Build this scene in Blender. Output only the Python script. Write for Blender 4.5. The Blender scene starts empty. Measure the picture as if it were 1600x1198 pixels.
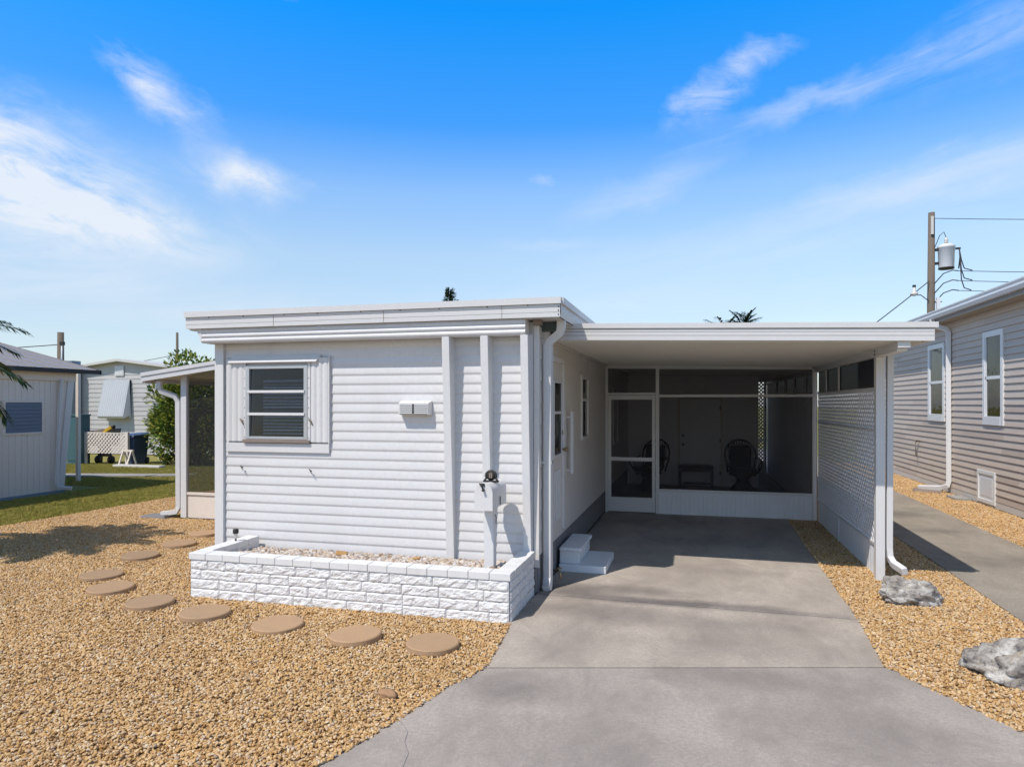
import bpy, bmesh, math, random
from mathutils import Vector, Matrix, noise
R = math.radians
random.seed(7)
scene = bpy.context.scene
COL = scene.collection
ORG = {}

# ------------------------------------------------------------------ materials
def nmat(name):
    m = bpy.data.materials.new(name); m.use_nodes = True
    nt = m.node_tree; nt.nodes.clear()
    out = nt.nodes.new('ShaderNodeOutputMaterial')
    return m, nt, out

def N(nt, typ, ins=None, **kw):
    n = nt.nodes.new(typ)
    for k, v in kw.items(): setattr(n, k, v)
    for k, v in (ins or {}).items():
        s = n.inputs[k]
        if hasattr(v, 'is_output'): nt.links.new(v, s)
        else: s.default_value = v
    return n

def rgba(c): return (c[0], c[1], c[2], 1.0)

def ramp(nt, fac, stops, interp='LINEAR'):
    n = nt.nodes.new('ShaderNodeValToRGB'); n.color_ramp.interpolation = interp
    e = n.color_ramp.elements
    while len(e) < len(stops): e.new(0.5)
    for el, (p, c) in zip(e, stops):
        el.position = p; el.color = rgba(c)
    nt.links.new(fac, n.inputs[0])
    return n.outputs[0]

def mixc(nt, fac, a, b, mode='MIX'):
    n = nt.nodes.new('ShaderNodeMix'); n.data_type = 'RGBA'; n.blend_type = mode
    for idx, v in ((0, fac), (6, a), (7, b)):
        s = n.inputs[idx]
        if hasattr(v, 'is_output'): nt.links.new(v, s)
        elif idx == 0: s.default_value = v
        else: s.default_value = rgba(v)
    return n.outputs[2]

def coords(nt):
    g = nt.nodes.new('ShaderNodeNewGeometry')
    return g.outputs['Position']

def noise_fac(nt, scale, detail=5, rough=0.55, vec=None, stretch=None, dist=0.0):
    v = vec if vec is not None else coords(nt)
    if stretch:
        mp = N(nt, 'ShaderNodeMapping', {'Vector': v, 'Scale': stretch}); v = mp.outputs[0]
    n = N(nt, 'ShaderNodeTexNoise', {'Vector': v, 'Scale': scale, 'Detail': detail, 'Roughness': rough, 'Distortion': dist})
    return n.outputs[0]

def mrange(nt, v, a, b, c=0.0, d=1.0):
    n = N(nt, 'ShaderNodeMapRange', {0: v, 1: a, 2: b, 3: c, 4: d}); n.clamp = True
    return n.outputs[0]

def bump(nt, h, strength=0.3, dist=0.01):
    return N(nt, 'ShaderNodeBump', {'Height': h, 'Strength': strength, 'Distance': dist}).outputs[0]

def finish(nt, out, col, rough=0.6, normal=None, metallic=0.0, spec=0.4):
    b = nt.nodes.new('ShaderNodeBsdfPrincipled')
    for k, v in (('Base Color', col), ('Roughness', rough), ('Metallic', metallic), ('Specular IOR Level', spec)):
        s = b.inputs[k]
        if hasattr(v, 'is_output'): nt.links.new(v, s)
        else: s.default_value = rgba(v) if k == 'Base Color' else v
    if normal is not None: nt.links.new(normal, b.inputs['Normal'])
    nt.links.new(b.outputs[0], out.inputs[0])
    return b

def paint(name, col, rough=0.5, dirt=0.12, scale=2.5, streak=False, bmp=0.05, dirtcol=None, spec=0.4, metallic=0.0):
    m, nt, out = nmat(name)
    dc = dirtcol or tuple(c * 0.6 for c in col)
    f = noise_fac(nt, scale, 6, 0.62, stretch=(1, 1, 0.15) if streak else None)
    f = mrange(nt, f, 0.45, 0.8, 0.0, 1.0)
    f2 = mrange(nt, noise_fac(nt, scale * 14, 3), 0.35, 0.75, 0.0, 0.6)
    mm = N(nt, 'ShaderNodeMath', {0: f, 1: f2}, operation='MAXIMUM').outputs[0]
    k = N(nt, 'ShaderNodeMath', {0: mm, 1: dirt}, operation='MULTIPLY').outputs[0]
    c = mixc(nt, k, col, dc)
    nb = bump(nt, noise_fac(nt, 60, 3), bmp, 0.004)
    finish(nt, out, c, rough, nb, metallic, spec)
    return m

def concrete(name, ca, cb, stains=(), stain_col=(0.1, 0.095, 0.09)):
    m, nt, out = nmat(name)
    big = mrange(nt, noise_fac(nt, 0.7, 7, 0.62, dist=0.6), 0.36, 0.64)
    c = mixc(nt, big, ca, cb)
    med = mrange(nt, noise_fac(nt, 2.3, 8, 0.72, stretch=(1, 0.6, 1), dist=0.5), 0.42, 0.7)
    c = mixc(nt, N(nt, 'ShaderNodeMath', {0: med, 1: 0.7}, operation='MULTIPLY').outputs[0], c, tuple(x * 0.55 for x in ca))
    fine = mrange(nt, noise_fac(nt, 38, 7, 0.85), 0.40, 0.60, 0.0, 0.7)
    c = mixc(nt, fine, c, tuple(x * 0.58 for x in cb))
    spk = mrange(nt, noise_fac(nt, 130, 3, 0.7), 0.6, 0.72, 0.0, 0.6)
    c = mixc(nt, spk, c, tuple(min(1, x * 1.9) for x in cb))
    pos = coords(nt)
    for (x, y, sx, sy, amt) in stains:
        v = N(nt, 'ShaderNodeMapping', {'Vector': pos, 'Location': (-x / sx, -y / sy, 0), 'Scale': (1 / sx, 1 / sy, 0)}).outputs[0]
        wob = N(nt, 'ShaderNodeTexNoise', {'Vector': pos, 'Scale': 2.2, 'Detail': 6, 'Roughness': 0.65})
        sub = N(nt, 'ShaderNodeVectorMath', {0: wob.outputs[1], 1: (0.5, 0.5, 0.5)}, operation='SUBTRACT').outputs[0]
        sc = N(nt, 'ShaderNodeVectorMath', {0: sub, 3: 1.6}, operation='SCALE').outputs[0]
        ad = N(nt, 'ShaderNodeVectorMath', {0: v, 1: sc}, operation='ADD').outputs[0]
        fl = N(nt, 'ShaderNodeVectorMath', {0: ad, 1: (1, 1, 0)}, operation='MULTIPLY').outputs[0]
        ln = N(nt, 'ShaderNodeVectorMath', {0: fl}, operation='LENGTH').outputs['Value']
        k = mrange(nt, ln, 0.25, 1.1, amt, 0.0)
        c = mixc(nt, k, c, stain_col)
    h = noise_fac(nt, 120, 4, 0.7)
    finish(nt, out, c, 0.9, bump(nt, h, 0.25, 0.004), spec=0.2)
    return m

def screen_mat(name, col, opacity):
    m, nt, out = nmat(name)
    d = N(nt, 'ShaderNodeBsdfDiffuse', {'Color': rgba(col)})
    t = N(nt, 'ShaderNodeBsdfTransparent', {'Color': (1, 1, 1, 1)})
    f = mrange(nt, noise_fac(nt, 260, 1), 0.35, 0.65, opacity - 0.05, opacity + 0.05)
    mx = N(nt, 'ShaderNodeMixShader', {0: f, 1: t.outputs[0], 2: d.outputs[0]})
    nt.links.new(mx.outputs[0], out.inputs[0])
    return m

def glass_mat(name, tint=(0.66, 0.70, 0.74), refl=1.0):
    m, nt, out = nmat(name)
    t = N(nt, 'ShaderNodeBsdfTransparent', {'Color': rgba(tint)})
    wv = bump(nt, noise_fac(nt, 3.5, 2), 0.08, 0.05)
    g = N(nt, 'ShaderNodeBsdfGlossy', {'Color': (refl, refl, refl, 1), 'Roughness': 0.02, 'Normal': wv})
    fr = N(nt, 'ShaderNodeFresnel', {'IOR': 1.38, 'Normal': wv})
    k = fr.outputs[0]
    mx = N(nt, 'ShaderNodeMixShader', {0: k, 1: t.outputs[0], 2: g.outputs[0]})
    nt.links.new(mx.outputs[0], out.inputs[0])
    return m

def leaf_mat(name, stops, rough=0.5, trans=0.3, spec=0.35):
    m, nt, out = nmat(name)
    g = nt.nodes.new('ShaderNodeNewGeometry')
    c = ramp(nt, g.outputs['Random Per Island'], stops)
    b = finish(nt, out, c, rough, spec=spec)
    tr = N(nt, 'ShaderNodeBsdfTranslucent', {'Color': c})
    mx = N(nt, 'ShaderNodeMixShader', {0: trans, 1: b.outputs[0], 2: tr.outputs[0]})
    nt.links.new(mx.outputs[0], out.inputs[0])
    return m

def lap_mat(name, ca, cb, pitch, length, axis):
    """vinyl lap siding: every board length slightly different"""
    m, nt, out = nmat(name)
    pos = coords(nt)
    sx = N(nt, 'ShaderNodeSeparateXYZ', {0: pos})
    a = sx.outputs[axis]
    row = N(nt, 'ShaderNodeMath', {0: N(nt, 'ShaderNodeMath', {0: sx.outputs[2], 1: pitch}, operation='DIVIDE').outputs[0]}, operation='FLOOR').outputs[0]
    off = N(nt, 'ShaderNodeTexWhiteNoise', {'W': row}, noise_dimensions='1D').outputs[0]
    al = N(nt, 'ShaderNodeMath', {0: N(nt, 'ShaderNodeMath', {0: a, 1: length}, operation='DIVIDE').outputs[0], 1: off}, operation='ADD').outputs[0]
    colm = N(nt, 'ShaderNodeMath', {0: al}, operation='FLOOR').outputs[0]
    cv = N(nt, 'ShaderNodeCombineXYZ', {0: row, 1: colm, 2: 0.0})
    w = N(nt, 'ShaderNodeTexWhiteNoise', {'Vector': cv.outputs[0]}, noise_dimensions='3D').outputs[0]
    c = mixc(nt, mrange(nt, w, 0.7, 1.0, 0.0, 0.85), ca, cb)
    f = mrange(nt, noise_fac(nt, 3, 5, 0.6), 0.4, 0.75, 0, 0.25)
    c = mixc(nt, f, c, tuple(x * 0.75 for x in ca))
    finish(nt, out, c, 0.55, bump(nt, noise_fac(nt, 40, 3, stretch=(1, 0.15, 1)), 0.08, 0.003))
    return m

M = {}
M['white'] = paint('white_paint', (0.68, 0.67, 0.665), 0.45, 0.22, 1.6, True)
M['siding'] = paint('white_aluminium_siding', (0.67, 0.66, 0.66), 0.42, 0.5, 1.6, True, 0.03, (0.50, 0.475, 0.45))
M['fascia'] = paint('white_fascia_metal', (0.64, 0.63, 0.63), 0.4, 0.3, 1.5, False, 0.03, (0.5, 0.47, 0.44))
M['sidewall'] = paint('cream_white_siding', (0.66, 0.63, 0.60), 0.5, 0.25, 1.3, True)
M['frame'] = paint('white_aluminium_frame', (0.70, 0.70, 0.70), 0.35, 0.1, 3)
M['pan'] = paint('carport_ceiling_pan', (0.76, 0.74, 0.70), 0.5, 0.2, 1.1)
M['kick'] = paint('white_kick_panel', (0.80, 0.82, 0.85), 0.45, 0.2, 2, True)
M['brickpaint'] = paint('white_painted_stone', (0.73, 0.725, 0.72), 0.6, 0.35, 6, False, 0.3, (0.5, 0.48, 0.45))
M['steppaint'] = paint('white_painted_concrete', (0.74, 0.76, 0.78), 0.6, 0.3, 4, False, 0.2)
M['roomwall'] = paint('pale_room_wall', (0.82, 0.82, 0.86), 0.6, 0.12, 2)
M['dark'] = paint('dark_interior', (0.03, 0.032, 0.036), 0.8, 0.2, 3)
M['blind'] = paint('grey_blind', (0.78, 0.79, 0.82), 0.5, 0.1, 3)
M['alu'] = paint('bare_aluminium', (0.55, 0.56, 0.58), 0.35, 0.25, 5, False, 0.03, None, 0.5, 0.6)
M['block'] = paint('grey_block_skirting', (0.22, 0.215, 0.225), 0.9, 0.7, 4, False, 0.6, (0.12, 0.115, 0.12))
M['greendark'] = paint('weathered_green_gutter', (0.09, 0.12, 0.12), 0.6, 0.5, 6)
M['iron'] = paint('dark_iron', (0.03, 0.027, 0.026), 0.55, 0.3, 20)
M['rust'] = paint('rusty_metal', (0.16, 0.07, 0.035), 0.8, 0.4, 20)
M['brass'] = paint('worn_brass', (0.35, 0.27, 0.16), 0.35, 0.3, 20, metallic=0.8)
M['glass'] = glass_mat('window_glass')
M['darkglass'] = glass_mat('dark_window_glass', (0.35, 0.38, 0.42))
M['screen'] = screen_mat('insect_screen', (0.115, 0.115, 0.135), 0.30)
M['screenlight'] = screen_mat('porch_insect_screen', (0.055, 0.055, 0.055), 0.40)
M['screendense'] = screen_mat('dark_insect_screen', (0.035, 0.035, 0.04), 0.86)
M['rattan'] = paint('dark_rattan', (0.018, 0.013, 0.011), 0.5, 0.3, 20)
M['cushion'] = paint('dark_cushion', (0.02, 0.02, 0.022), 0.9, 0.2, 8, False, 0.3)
M['darkwood'] = paint('dark_wood', (0.03, 0.022, 0.018), 0.5, 0.4, 12)
M['tanpaver'] = paint('tan_painted_concrete', (0.44, 0.29, 0.17), 0.85, 0.55, 5, False, 0.35, (0.30, 0.205, 0.13))
_nt = M['tanpaver'].node_tree
_b = [n for n in _nt.nodes if n.type == 'BSDF_PRINCIPLED'][0]; _src = _b.inputs['Base Color'].links[0].from_socket
_oi = _nt.nodes.new('ShaderNodeObjectInfo')
_tone = ramp(_nt, _oi.outputs['Random'], [(0.0, (0.80, 0.80, 0.82)), (1.0, (1.08, 1.04, 1.0))])
_nt.links.new(mixc(_nt, 1.0, _src, _tone, 'MULTIPLY'), _b.inputs['Base Color'])
M['redpaver'] = paint('rust_tan_paver', (0.38, 0.22, 0.12), 0.85, 0.3, 9, False, 0.35)
M['teal'] = paint('teal_paint', (0.05, 0.12, 0.14), 0.5, 0.2, 3)
M['blue'] = paint('blue_plastic', (0.015, 0.10, 0.26), 0.4, 0.15, 5)
M['navy'] = paint('navy_grey_plastic', (0.055, 0.085, 0.16), 0.5, 0.2, 5)
M['yellow'] = paint('yellow_plastic', (0.6, 0.36, 0.03), 0.5, 0.2, 9)
M['bluegrey'] = paint('blue_grey_paint', (0.2, 0.25, 0.3), 0.6, 0.2, 3)
M['louver'] = paint('dull_louver_glass', (0.15, 0.165, 0.2), 0.35, 0.3, 6)
M['seamgrey'] = paint('grey_pan_seam', (0.40, 0.385, 0.36), 0.6, 0.2, 3)
M['bag'] = paint('off_white_plastic', (0.6, 0.58, 0.55), 0.5, 0.2, 8)
M['pole'] = paint('weathered_pole_wood', (0.16, 0.13, 0.105), 0.9, 0.9, 5, True, 0.5, (0.09, 0.075, 0.06))
M['grey'] = paint('light_grey_enamel', (0.68, 0.69, 0.71), 0.4, 0.12, 3)
M['wire'] = paint('black_cable', (0.03, 0.032, 0.04), 0.6, 0.1, 5)
M['beige'] = lap_mat('beige_vinyl_siding', (0.55, 0.46, 0.385), (0.42, 0.34, 0.28), 0.125, 1.9, 1)
M['greylap'] = lap_mat('pale_grey_vinyl_siding', (0.50, 0.485, 0.475), (0.46, 0.445, 0.435), 0.17, 3.0, 0)
M['soffit'] = paint('tan_soffit', (0.42, 0.36, 0.29), 0.7, 0.2, 3)
M['metalroof'] = paint('dull_metal_roof', (0.30, 0.275, 0.265), 0.45, 0.35, 1.2, False, 0.05, (0.2, 0.18, 0.17))
M['shingle'] = paint('grey_roof_edge', (0.27, 0.27, 0.29), 0.7, 0.3, 4)
M['darktrim'] = paint('black_drip_edge', (0.022, 0.02, 0.024), 0.5, 0.2, 4)
M['plank'] = paint('off_white_panel_siding', (0.78, 0.69, 0.61), 0.6, 0.3, 1.5, True, 0.05, (0.42, 0.39, 0.36))
M['awning'] = paint('pale_blue_awning_metal', (0.66, 0.67, 0.69), 0.4, 0.15, 3)
M['trunk'] = paint('palm_trunk_bark', (0.12, 0.085, 0.06), 0.95, 0.7, 12, False, 0.6)
M['stem'] = paint('shrub_stem', (0.10, 0.075, 0.05), 0.95, 0.5, 12, False, 0.4)
M['shrubleaf'] = leaf_mat('glossy_shrub_leaf', [(0.0, (0.03, 0.075, 0.016)), (0.35, (0.10, 0.18, 0.028)), (0.7, (0.28, 0.33, 0.05)), (1.0, (0.52, 0.45, 0.11))], 0.35, 0.25, 0.5)
M['palmleaf'] = leaf_mat('palm_leaf', [(0.0, (0.015, 0.04, 0.012)), (0.7, (0.035, 0.07, 0.02)), (1.0, (0.09, 0.1, 0.03))], 0.4, 0.2)
M['palmold'] = leaf_mat('yellowing_palm_leaf', [(0.0, (0.09, 0.09, 0.02)), (1.0, (0.26, 0.19, 0.05))], 0.5, 0.25)
M['farleaf'] = leaf_mat('far_tree_leaf', [(0.0, (0.01, 0.03, 0.012)), (1.0, (0.04, 0.075, 0.03))], 0.5, 0.15)
M['bark'] = paint('wood_chip', (0.42, 0.24, 0.1), 0.9, 0.4, 20)
M['drift'] = paint('bleached_wood', (0.25, 0.2, 0.17), 0.9, 0.4, 20)

def rock_mat():
    m, nt, out = nmat('limestone')
    f = mrange(nt, noise_fac(nt, 5, 8, 0.65, dist=1.2), 0.33, 0.68)
    c = ramp(nt, f, [(0.0, (0.15, 0.14, 0.135)), (0.35, (0.33, 0.30, 0.27)), (0.6, (0.48, 0.45, 0.41)), (1.0, (0.70, 0.68, 0.64))])
    f2 = mrange(nt, noise_fac(nt, 9, 4, 0.6, dist=0.8), 0.56, 0.7, 0, 0.55)
    c = mixc(nt, f2, c, (0.36, 0.27, 0.16))
    pit = mrange(nt, noise_fac(nt, 34, 5, 0.7), 0.36, 0.48, 0.6, 0.0)
    c = mixc(nt, pit, c, (0.07, 0.065, 0.065))
    h = noise_fac(nt, 24, 8, 0.72)
    finish(nt, out, c, 0.95, bump(nt, h, 0.9, 0.02), spec=0.15)
    return m
M['rock'] = rock_mat()

def pebble_mat(name, stops):
    m, nt, out = nmat(name)
    oi = nt.nodes.new('ShaderNodeObjectInfo')
    c = ramp(nt, oi.outputs['Random'], stops)
    pos = coords(nt)
    v = mrange(nt, noise_fac(nt, 90, 4, 0.6), 0.35, 0.7, 0.0, 0.4)
    c2 = mixc(nt, v, c, (0.16, 0.09, 0.045))
    # broad tonal drifts in the bed
    bd = mrange(nt, noise_fac(nt, 1.3, 6, 0.65), 0.4, 0.7, 0.0, 0.2)
    c2 = mixc(nt, bd, c2, (0.22, 0.14, 0.085))
    finish(nt, out, c2, 0.75, bump(nt, noise_fac(nt, 180, 3), 0.25, 0.003), spec=0.3)
    return m
GR = [(0.0, (0.28, 0.15, 0.065)), (0.08, (0.47, 0.275, 0.11)), (0.24, (0.62, 0.40, 0.175)), (0.43, (0.72, 0.495, 0.235)), (0.57, (0.64, 0.435, 0.245)),
      (0.70, (0.74, 0.535, 0.305)), (0.83, (0.77, 0.60, 0.40)), (0.93, (0.80, 0.70, 0.55)), (0.97, (0.58, 0.48, 0.41)), (1.0, (0.32, 0.24, 0.18))]
GR = [(p, (c[0] * 0.96, c[1] * 0.90, c[2] * 0.80)) for p, c in GR]
M['pebble'] = pebble_mat('golden_river_pebble', GR)
M['whitepebble'] = pebble_mat('pale_pebble', [(0.0, (0.3, 0.2, 0.14)), (0.2, (0.48, 0.38, 0.28)), (0.5, (0.66, 0.58, 0.5)), (0.8, (0.74, 0.7, 0.66)), (1.0, (0.4, 0.37, 0.36))])
def bed_mat():
    m, nt, out = nmat('gravel_bed')
    v = N(nt, 'ShaderNodeTexVoronoi', {'Vector': coords(nt), 'Scale': 42.0})
    s = N(nt, 'ShaderNodeSeparateColor', {0: v.outputs['Color']})
    c = ramp(nt, s.outputs[0], [(a, tuple(x * 0.55 for x in b)) for a, b in GR])
    finish(nt, out, c, 0.95, bump(nt, v.outputs[0], 0.6, 0.02), spec=0.1)
    return m
M['bed'] = bed_mat()
def soil_mat():
    m, nt, out = nmat('lawn_soil')
    f = mrange(nt, noise_fac(nt, 1.3, 6, 0.65), 0.35, 0.7)
    c = mixc(nt, f, (0.2, 0.2, 0.05), (0.3, 0.25, 0.1))
    finish(nt, out, c, 0.95, bump(nt, noise_fac(nt, 40, 4), 0.5, 0.02), spec=0.1)
    return m
M['soil'] = soil_mat()
def grass_mat():
    m, nt, out = nmat('grass_blade')
    oi = nt.nodes.new('ShaderNodeObjectInfo')
    c = ramp(nt, oi.outputs['Random'], [(0.0, (0.15, 0.18, 0.03)), (0.5, (0.42, 0.42, 0.08)), (0.8, (0.6, 0.5, 0.14)), (1.0, (0.6, 0.5, 0.24))])
    f = mrange(nt, noise_fac(nt, 0.8, 5, 0.6), 0.35, 0.7, 0.0, 0.6)
    c = mixc(nt, f, c, (0.5, 0.43, 0.14))
    b = finish(nt, out, c, 0.7, spec=0.15)
    tr = N(nt, 'ShaderNodeBsdfTranslucent', {'Color': c})
    mx = N(nt, 'ShaderNodeMixShader', {0: 0.3, 1: b.outputs[0], 2: tr.outputs[0]})
    nt.links.new(mx.outputs[0], out.inputs[0])
    return m
M['grass'] = grass_mat()
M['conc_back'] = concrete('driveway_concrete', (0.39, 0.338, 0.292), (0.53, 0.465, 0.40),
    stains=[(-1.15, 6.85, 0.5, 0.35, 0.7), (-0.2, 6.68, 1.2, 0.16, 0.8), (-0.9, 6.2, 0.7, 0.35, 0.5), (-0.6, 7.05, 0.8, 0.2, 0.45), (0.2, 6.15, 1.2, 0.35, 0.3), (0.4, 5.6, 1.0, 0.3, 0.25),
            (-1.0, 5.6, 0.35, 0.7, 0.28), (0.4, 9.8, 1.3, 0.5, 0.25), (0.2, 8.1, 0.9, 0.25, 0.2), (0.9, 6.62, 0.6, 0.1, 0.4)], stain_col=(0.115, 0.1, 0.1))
M['conc_front'] = concrete('driveway_concrete_front', (0.36, 0.318, 0.287), (0.475, 0.42, 0.375),
    stains=[(-1.2, 4.4, 0.5, 0.3, 0.4), (0.4, 5.0, 1.0, 0.3, 0.3), (-0.6, 3.7, 0.9, 0.4, 0.2), (0.9, 4.3, 0.7, 0.5, 0.25)], stain_col=(0.11, 0.1, 0.1))
M['conc_walk'] = concrete('neighbour_drive_concrete', (0.31, 0.27, 0.22), (0.40, 0.35, 0.29),
    stains=[(3.3, 13.0, 0.7, 0.5, 0.5), (3.5, 11.4, 0.7, 0.35, 0.45), (3.6, 9.4, 0.8, 0.5, 0.3), (3.2, 15.5, 0.6, 0.6, 0.4)], stain_col=(0.1, 0.09, 0.08))
M['asphalt'] = concrete('road_asphalt', (0.05, 0.05, 0.052), (0.065, 0.064, 0.065))
M['joint'] = paint('dark_joint', (0.02, 0.018, 0.016), 0.95, 0.3, 9)
M['path'] = concrete('pale_path_concrete', (0.34, 0.33, 0.31), (0.42, 0.40, 0.38))

# ------------------------------------------------------------------ mesh builder
class MB:
    def __init__(s): s.v = []; s.f = []; s.sm = []
    def add(s, vs, fs, smooth=False):
        b = len(s.v); s.v += [tuple(v) for v in vs]
        for f in fs: s.f.append(tuple(i + b for i in f)); s.sm.append(smooth)
        return s
    def box(s, x0, x1, y0, y1, z0, z1):
        vs = [(x, y, z) for x in (x0, x1) for y in (y0, y1) for z in (z0, z1)]
        return s.add(vs, [(0, 1, 3, 2), (4, 6, 7, 5), (0, 4, 5, 1), (2, 3, 7, 6), (0, 2, 6, 4), (1, 5, 7, 3)])
    def hexa(s, p):  # 4 bottom points ccw, 4 top points
        return s.add(p, [(3, 2, 1, 0), (4, 5, 6, 7), (0, 1, 5, 4), (1, 2, 6, 5), (2, 3, 7, 6), (3, 0, 4, 7)])
    def poly(s, pts, z0, z1):  # prism of ccw polygon in xy
        n = len(pts)
        vs = [(p[0], p[1], z0) for p in pts] + [(p[0], p[1], z1) for p in pts]
        return s.add(vs, [tuple(range(n - 1, -1, -1)), tuple(range(n, 2 * n))] + [(i, (i + 1) % n, n + (i + 1) % n, n + i) for i in range(n)])
    def sheet(s, pts): return s.add(pts, [tuple(range(len(pts)))])
    def profx(s, prof, x0, x1, closed=False, smooth=False, n=1):   # profile (y,z) along x
        k = len(prof); vs = []
        for i in range(n + 1):
            x = x0 + (x1 - x0) * i / n
            vs += [(x, p[0], p[1]) for p in prof]
        fs = []
        for i in range(n):
            for j in range(k if closed else k - 1):
                a = i * k + j; b = i * k + (j + 1) % k
                fs.append((a, a + k, b + k, b))
        s.add(vs, fs, smooth)
        if closed: s.add([(x0, p[0], p[1]) for p in prof], [tuple(range(k))]); s.add([(x1, p[0], p[1]) for p in prof], [tuple(range(k - 1, -1, -1))])
        return s
    def profy(s, prof, y0, y1, closed=False, smooth=False):   # profile (x,z) along y
        k = len(prof)
        vs = [(p[0], y0, p[1]) for p in prof] + [(p[0], y1, p[1]) for p in prof]
        s.add(vs, [(j, (j + 1) % k, k + (j + 1) % k, k + j) for j in range(k if closed else k - 1)], smooth)
        if closed: s.add(vs[:k], [tuple(range(k - 1, -1, -1))]); s.add(vs[k:], [tuple(range(k))])
        return s
    def profz(s, prof, z0, z1, closed=False, smooth=False):   # profile (x,y) up z
        k = len(prof)
        vs = [(p[0], p[1], z0) for p in prof] + [(p[0], p[1], z1) for p in prof]
        s.add(vs, [(j, (j + 1) % k, k + (j + 1) % k, k + j) for j in range(k if closed else k - 1)], smooth)
        if closed: s.add(vs[:k], [tuple(range(k - 1, -1, -1))]); s.add(vs[k:], [tuple(range(k))])
        return s
    def tube(s, pts, r, n=8, smooth=True, caps=True, square=None):
        pts = [Vector(p) for p in pts]; m = len(pts)
        rs = r if isinstance(r, (list, tuple)) else [r] * m
        up = None; vs = []
        for i, p in enumerate(pts):
            t = (pts[min(i + 1, m - 1)] - pts[max(i - 1, 0)]).normalized()
            if up is None:
                up = Vector((0, 0, 1)) if abs(t.z) < 0.9 else Vector((0, 1, 0))
            u = t.cross(up).normalized(); w = u.cross(t).normalized(); up = w
            for k in range(n):
                if square:
                    a = [(-1, -1), (1, -1), (1, 1), (-1, 1)][k]
                    vs.append(p + u * a[0] * square[0] + w * a[1] * square[1])
                else:
                    a = 2 * math.pi * k / n
                    vs.append(p + (u * math.cos(a) + w * math.sin(a)) * rs[i])
        fs = []
        for i in range(m - 1):
            for k in range(n):
                fs.append((i * n + k, i * n + (k + 1) % n, (i + 1) * n + (k + 1) % n, (i + 1) * n + k))
        if caps: fs += [tuple(range(n - 1, -1, -1)), tuple((m - 1) * n + k for k in range(n))]
        return s.add(vs, fs, smooth)
    def duct(s, pts, hx, hy): return s.tube(pts, 0, 4, False, True, (hx, hy))
    def lathe(s, prof, c=(0, 0, 0), n=24, smooth=True, axis='z'):
        vs = []
        for r, h in prof:
            for k in range(n):
                a = 2 * math.pi * k / n
                d = {'z': (r * math.cos(a), r * math.sin(a), h), 'y': (r * math.cos(a), h, r * math.sin(a)), 'x': (h, r * math.cos(a), r * math.sin(a))}[axis]
                vs.append((c[0] + d[0], c[1] + d[1], c[2] + d[2]))
        m = len(prof); fs = []
        for i in range(m - 1):
            for k in range(n): fs.append((i * n + k, i * n + (k + 1) % n, (i + 1) * n + (k + 1) % n, (i + 1) * n + k))
        fs += [tuple(range(n - 1, -1, -1)), tuple((m - 1) * n + k for k in range(n))]
        return s.add(vs, fs, smooth)
    def build(s, name, mat, parent=None, org=None, bevel=0.0, fixn=True):
        if parent is not None: o0 = ORG[parent.name]
        else: o0 = Vector(org) if org is not None else Vector((0, 0, 0))
        me = bpy.data.meshes.new(name)
        me.from_pydata([tuple(Vector(v) - o0) for v in s.v], [], s.f); me.update()
        me.polygons.foreach_set('use_smooth', s.sm)
        if fixn:
            bm = bmesh.new(); bm.from_mesh(me); bmesh.ops.recalc_face_normals(bm, faces=bm.faces); bm.to_mesh(me); bm.free()
        o = bpy.data.objects.new(name, me); COL.objects.link(o)
        if mat is not None: me.materials.append(mat)
        if parent is not None: o.parent = parent
        else: o.location = o0
        ORG[o.name] = o0
        if bevel:
            b = o.modifiers.new('edge_rounding', 'BEVEL'); b.width = bevel; b.segments = 2; b.limit_method = 'ANGLE'
        return o

def tag(o, label=None, cat=None, group=None, kind=None):
    if label: o['label'] = label
    if cat: o['category'] = cat
    if group: o['group'] = group
    if kind: o['kind'] = kind
    return o
def thing(name, label, cat, loc, group=None):
    o = bpy.data.objects.new(name, None); COL.objects.link(o); o.location = loc
    o.empty_display_size = 0.2
    ORG[o.name] = Vector(loc)
    return tag(o, label, cat, group)
def bx(name, mat, parent, a, bevel=0.003):
    return MB().box(*a).build(name, mat, parent, bevel=bevel)

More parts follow.
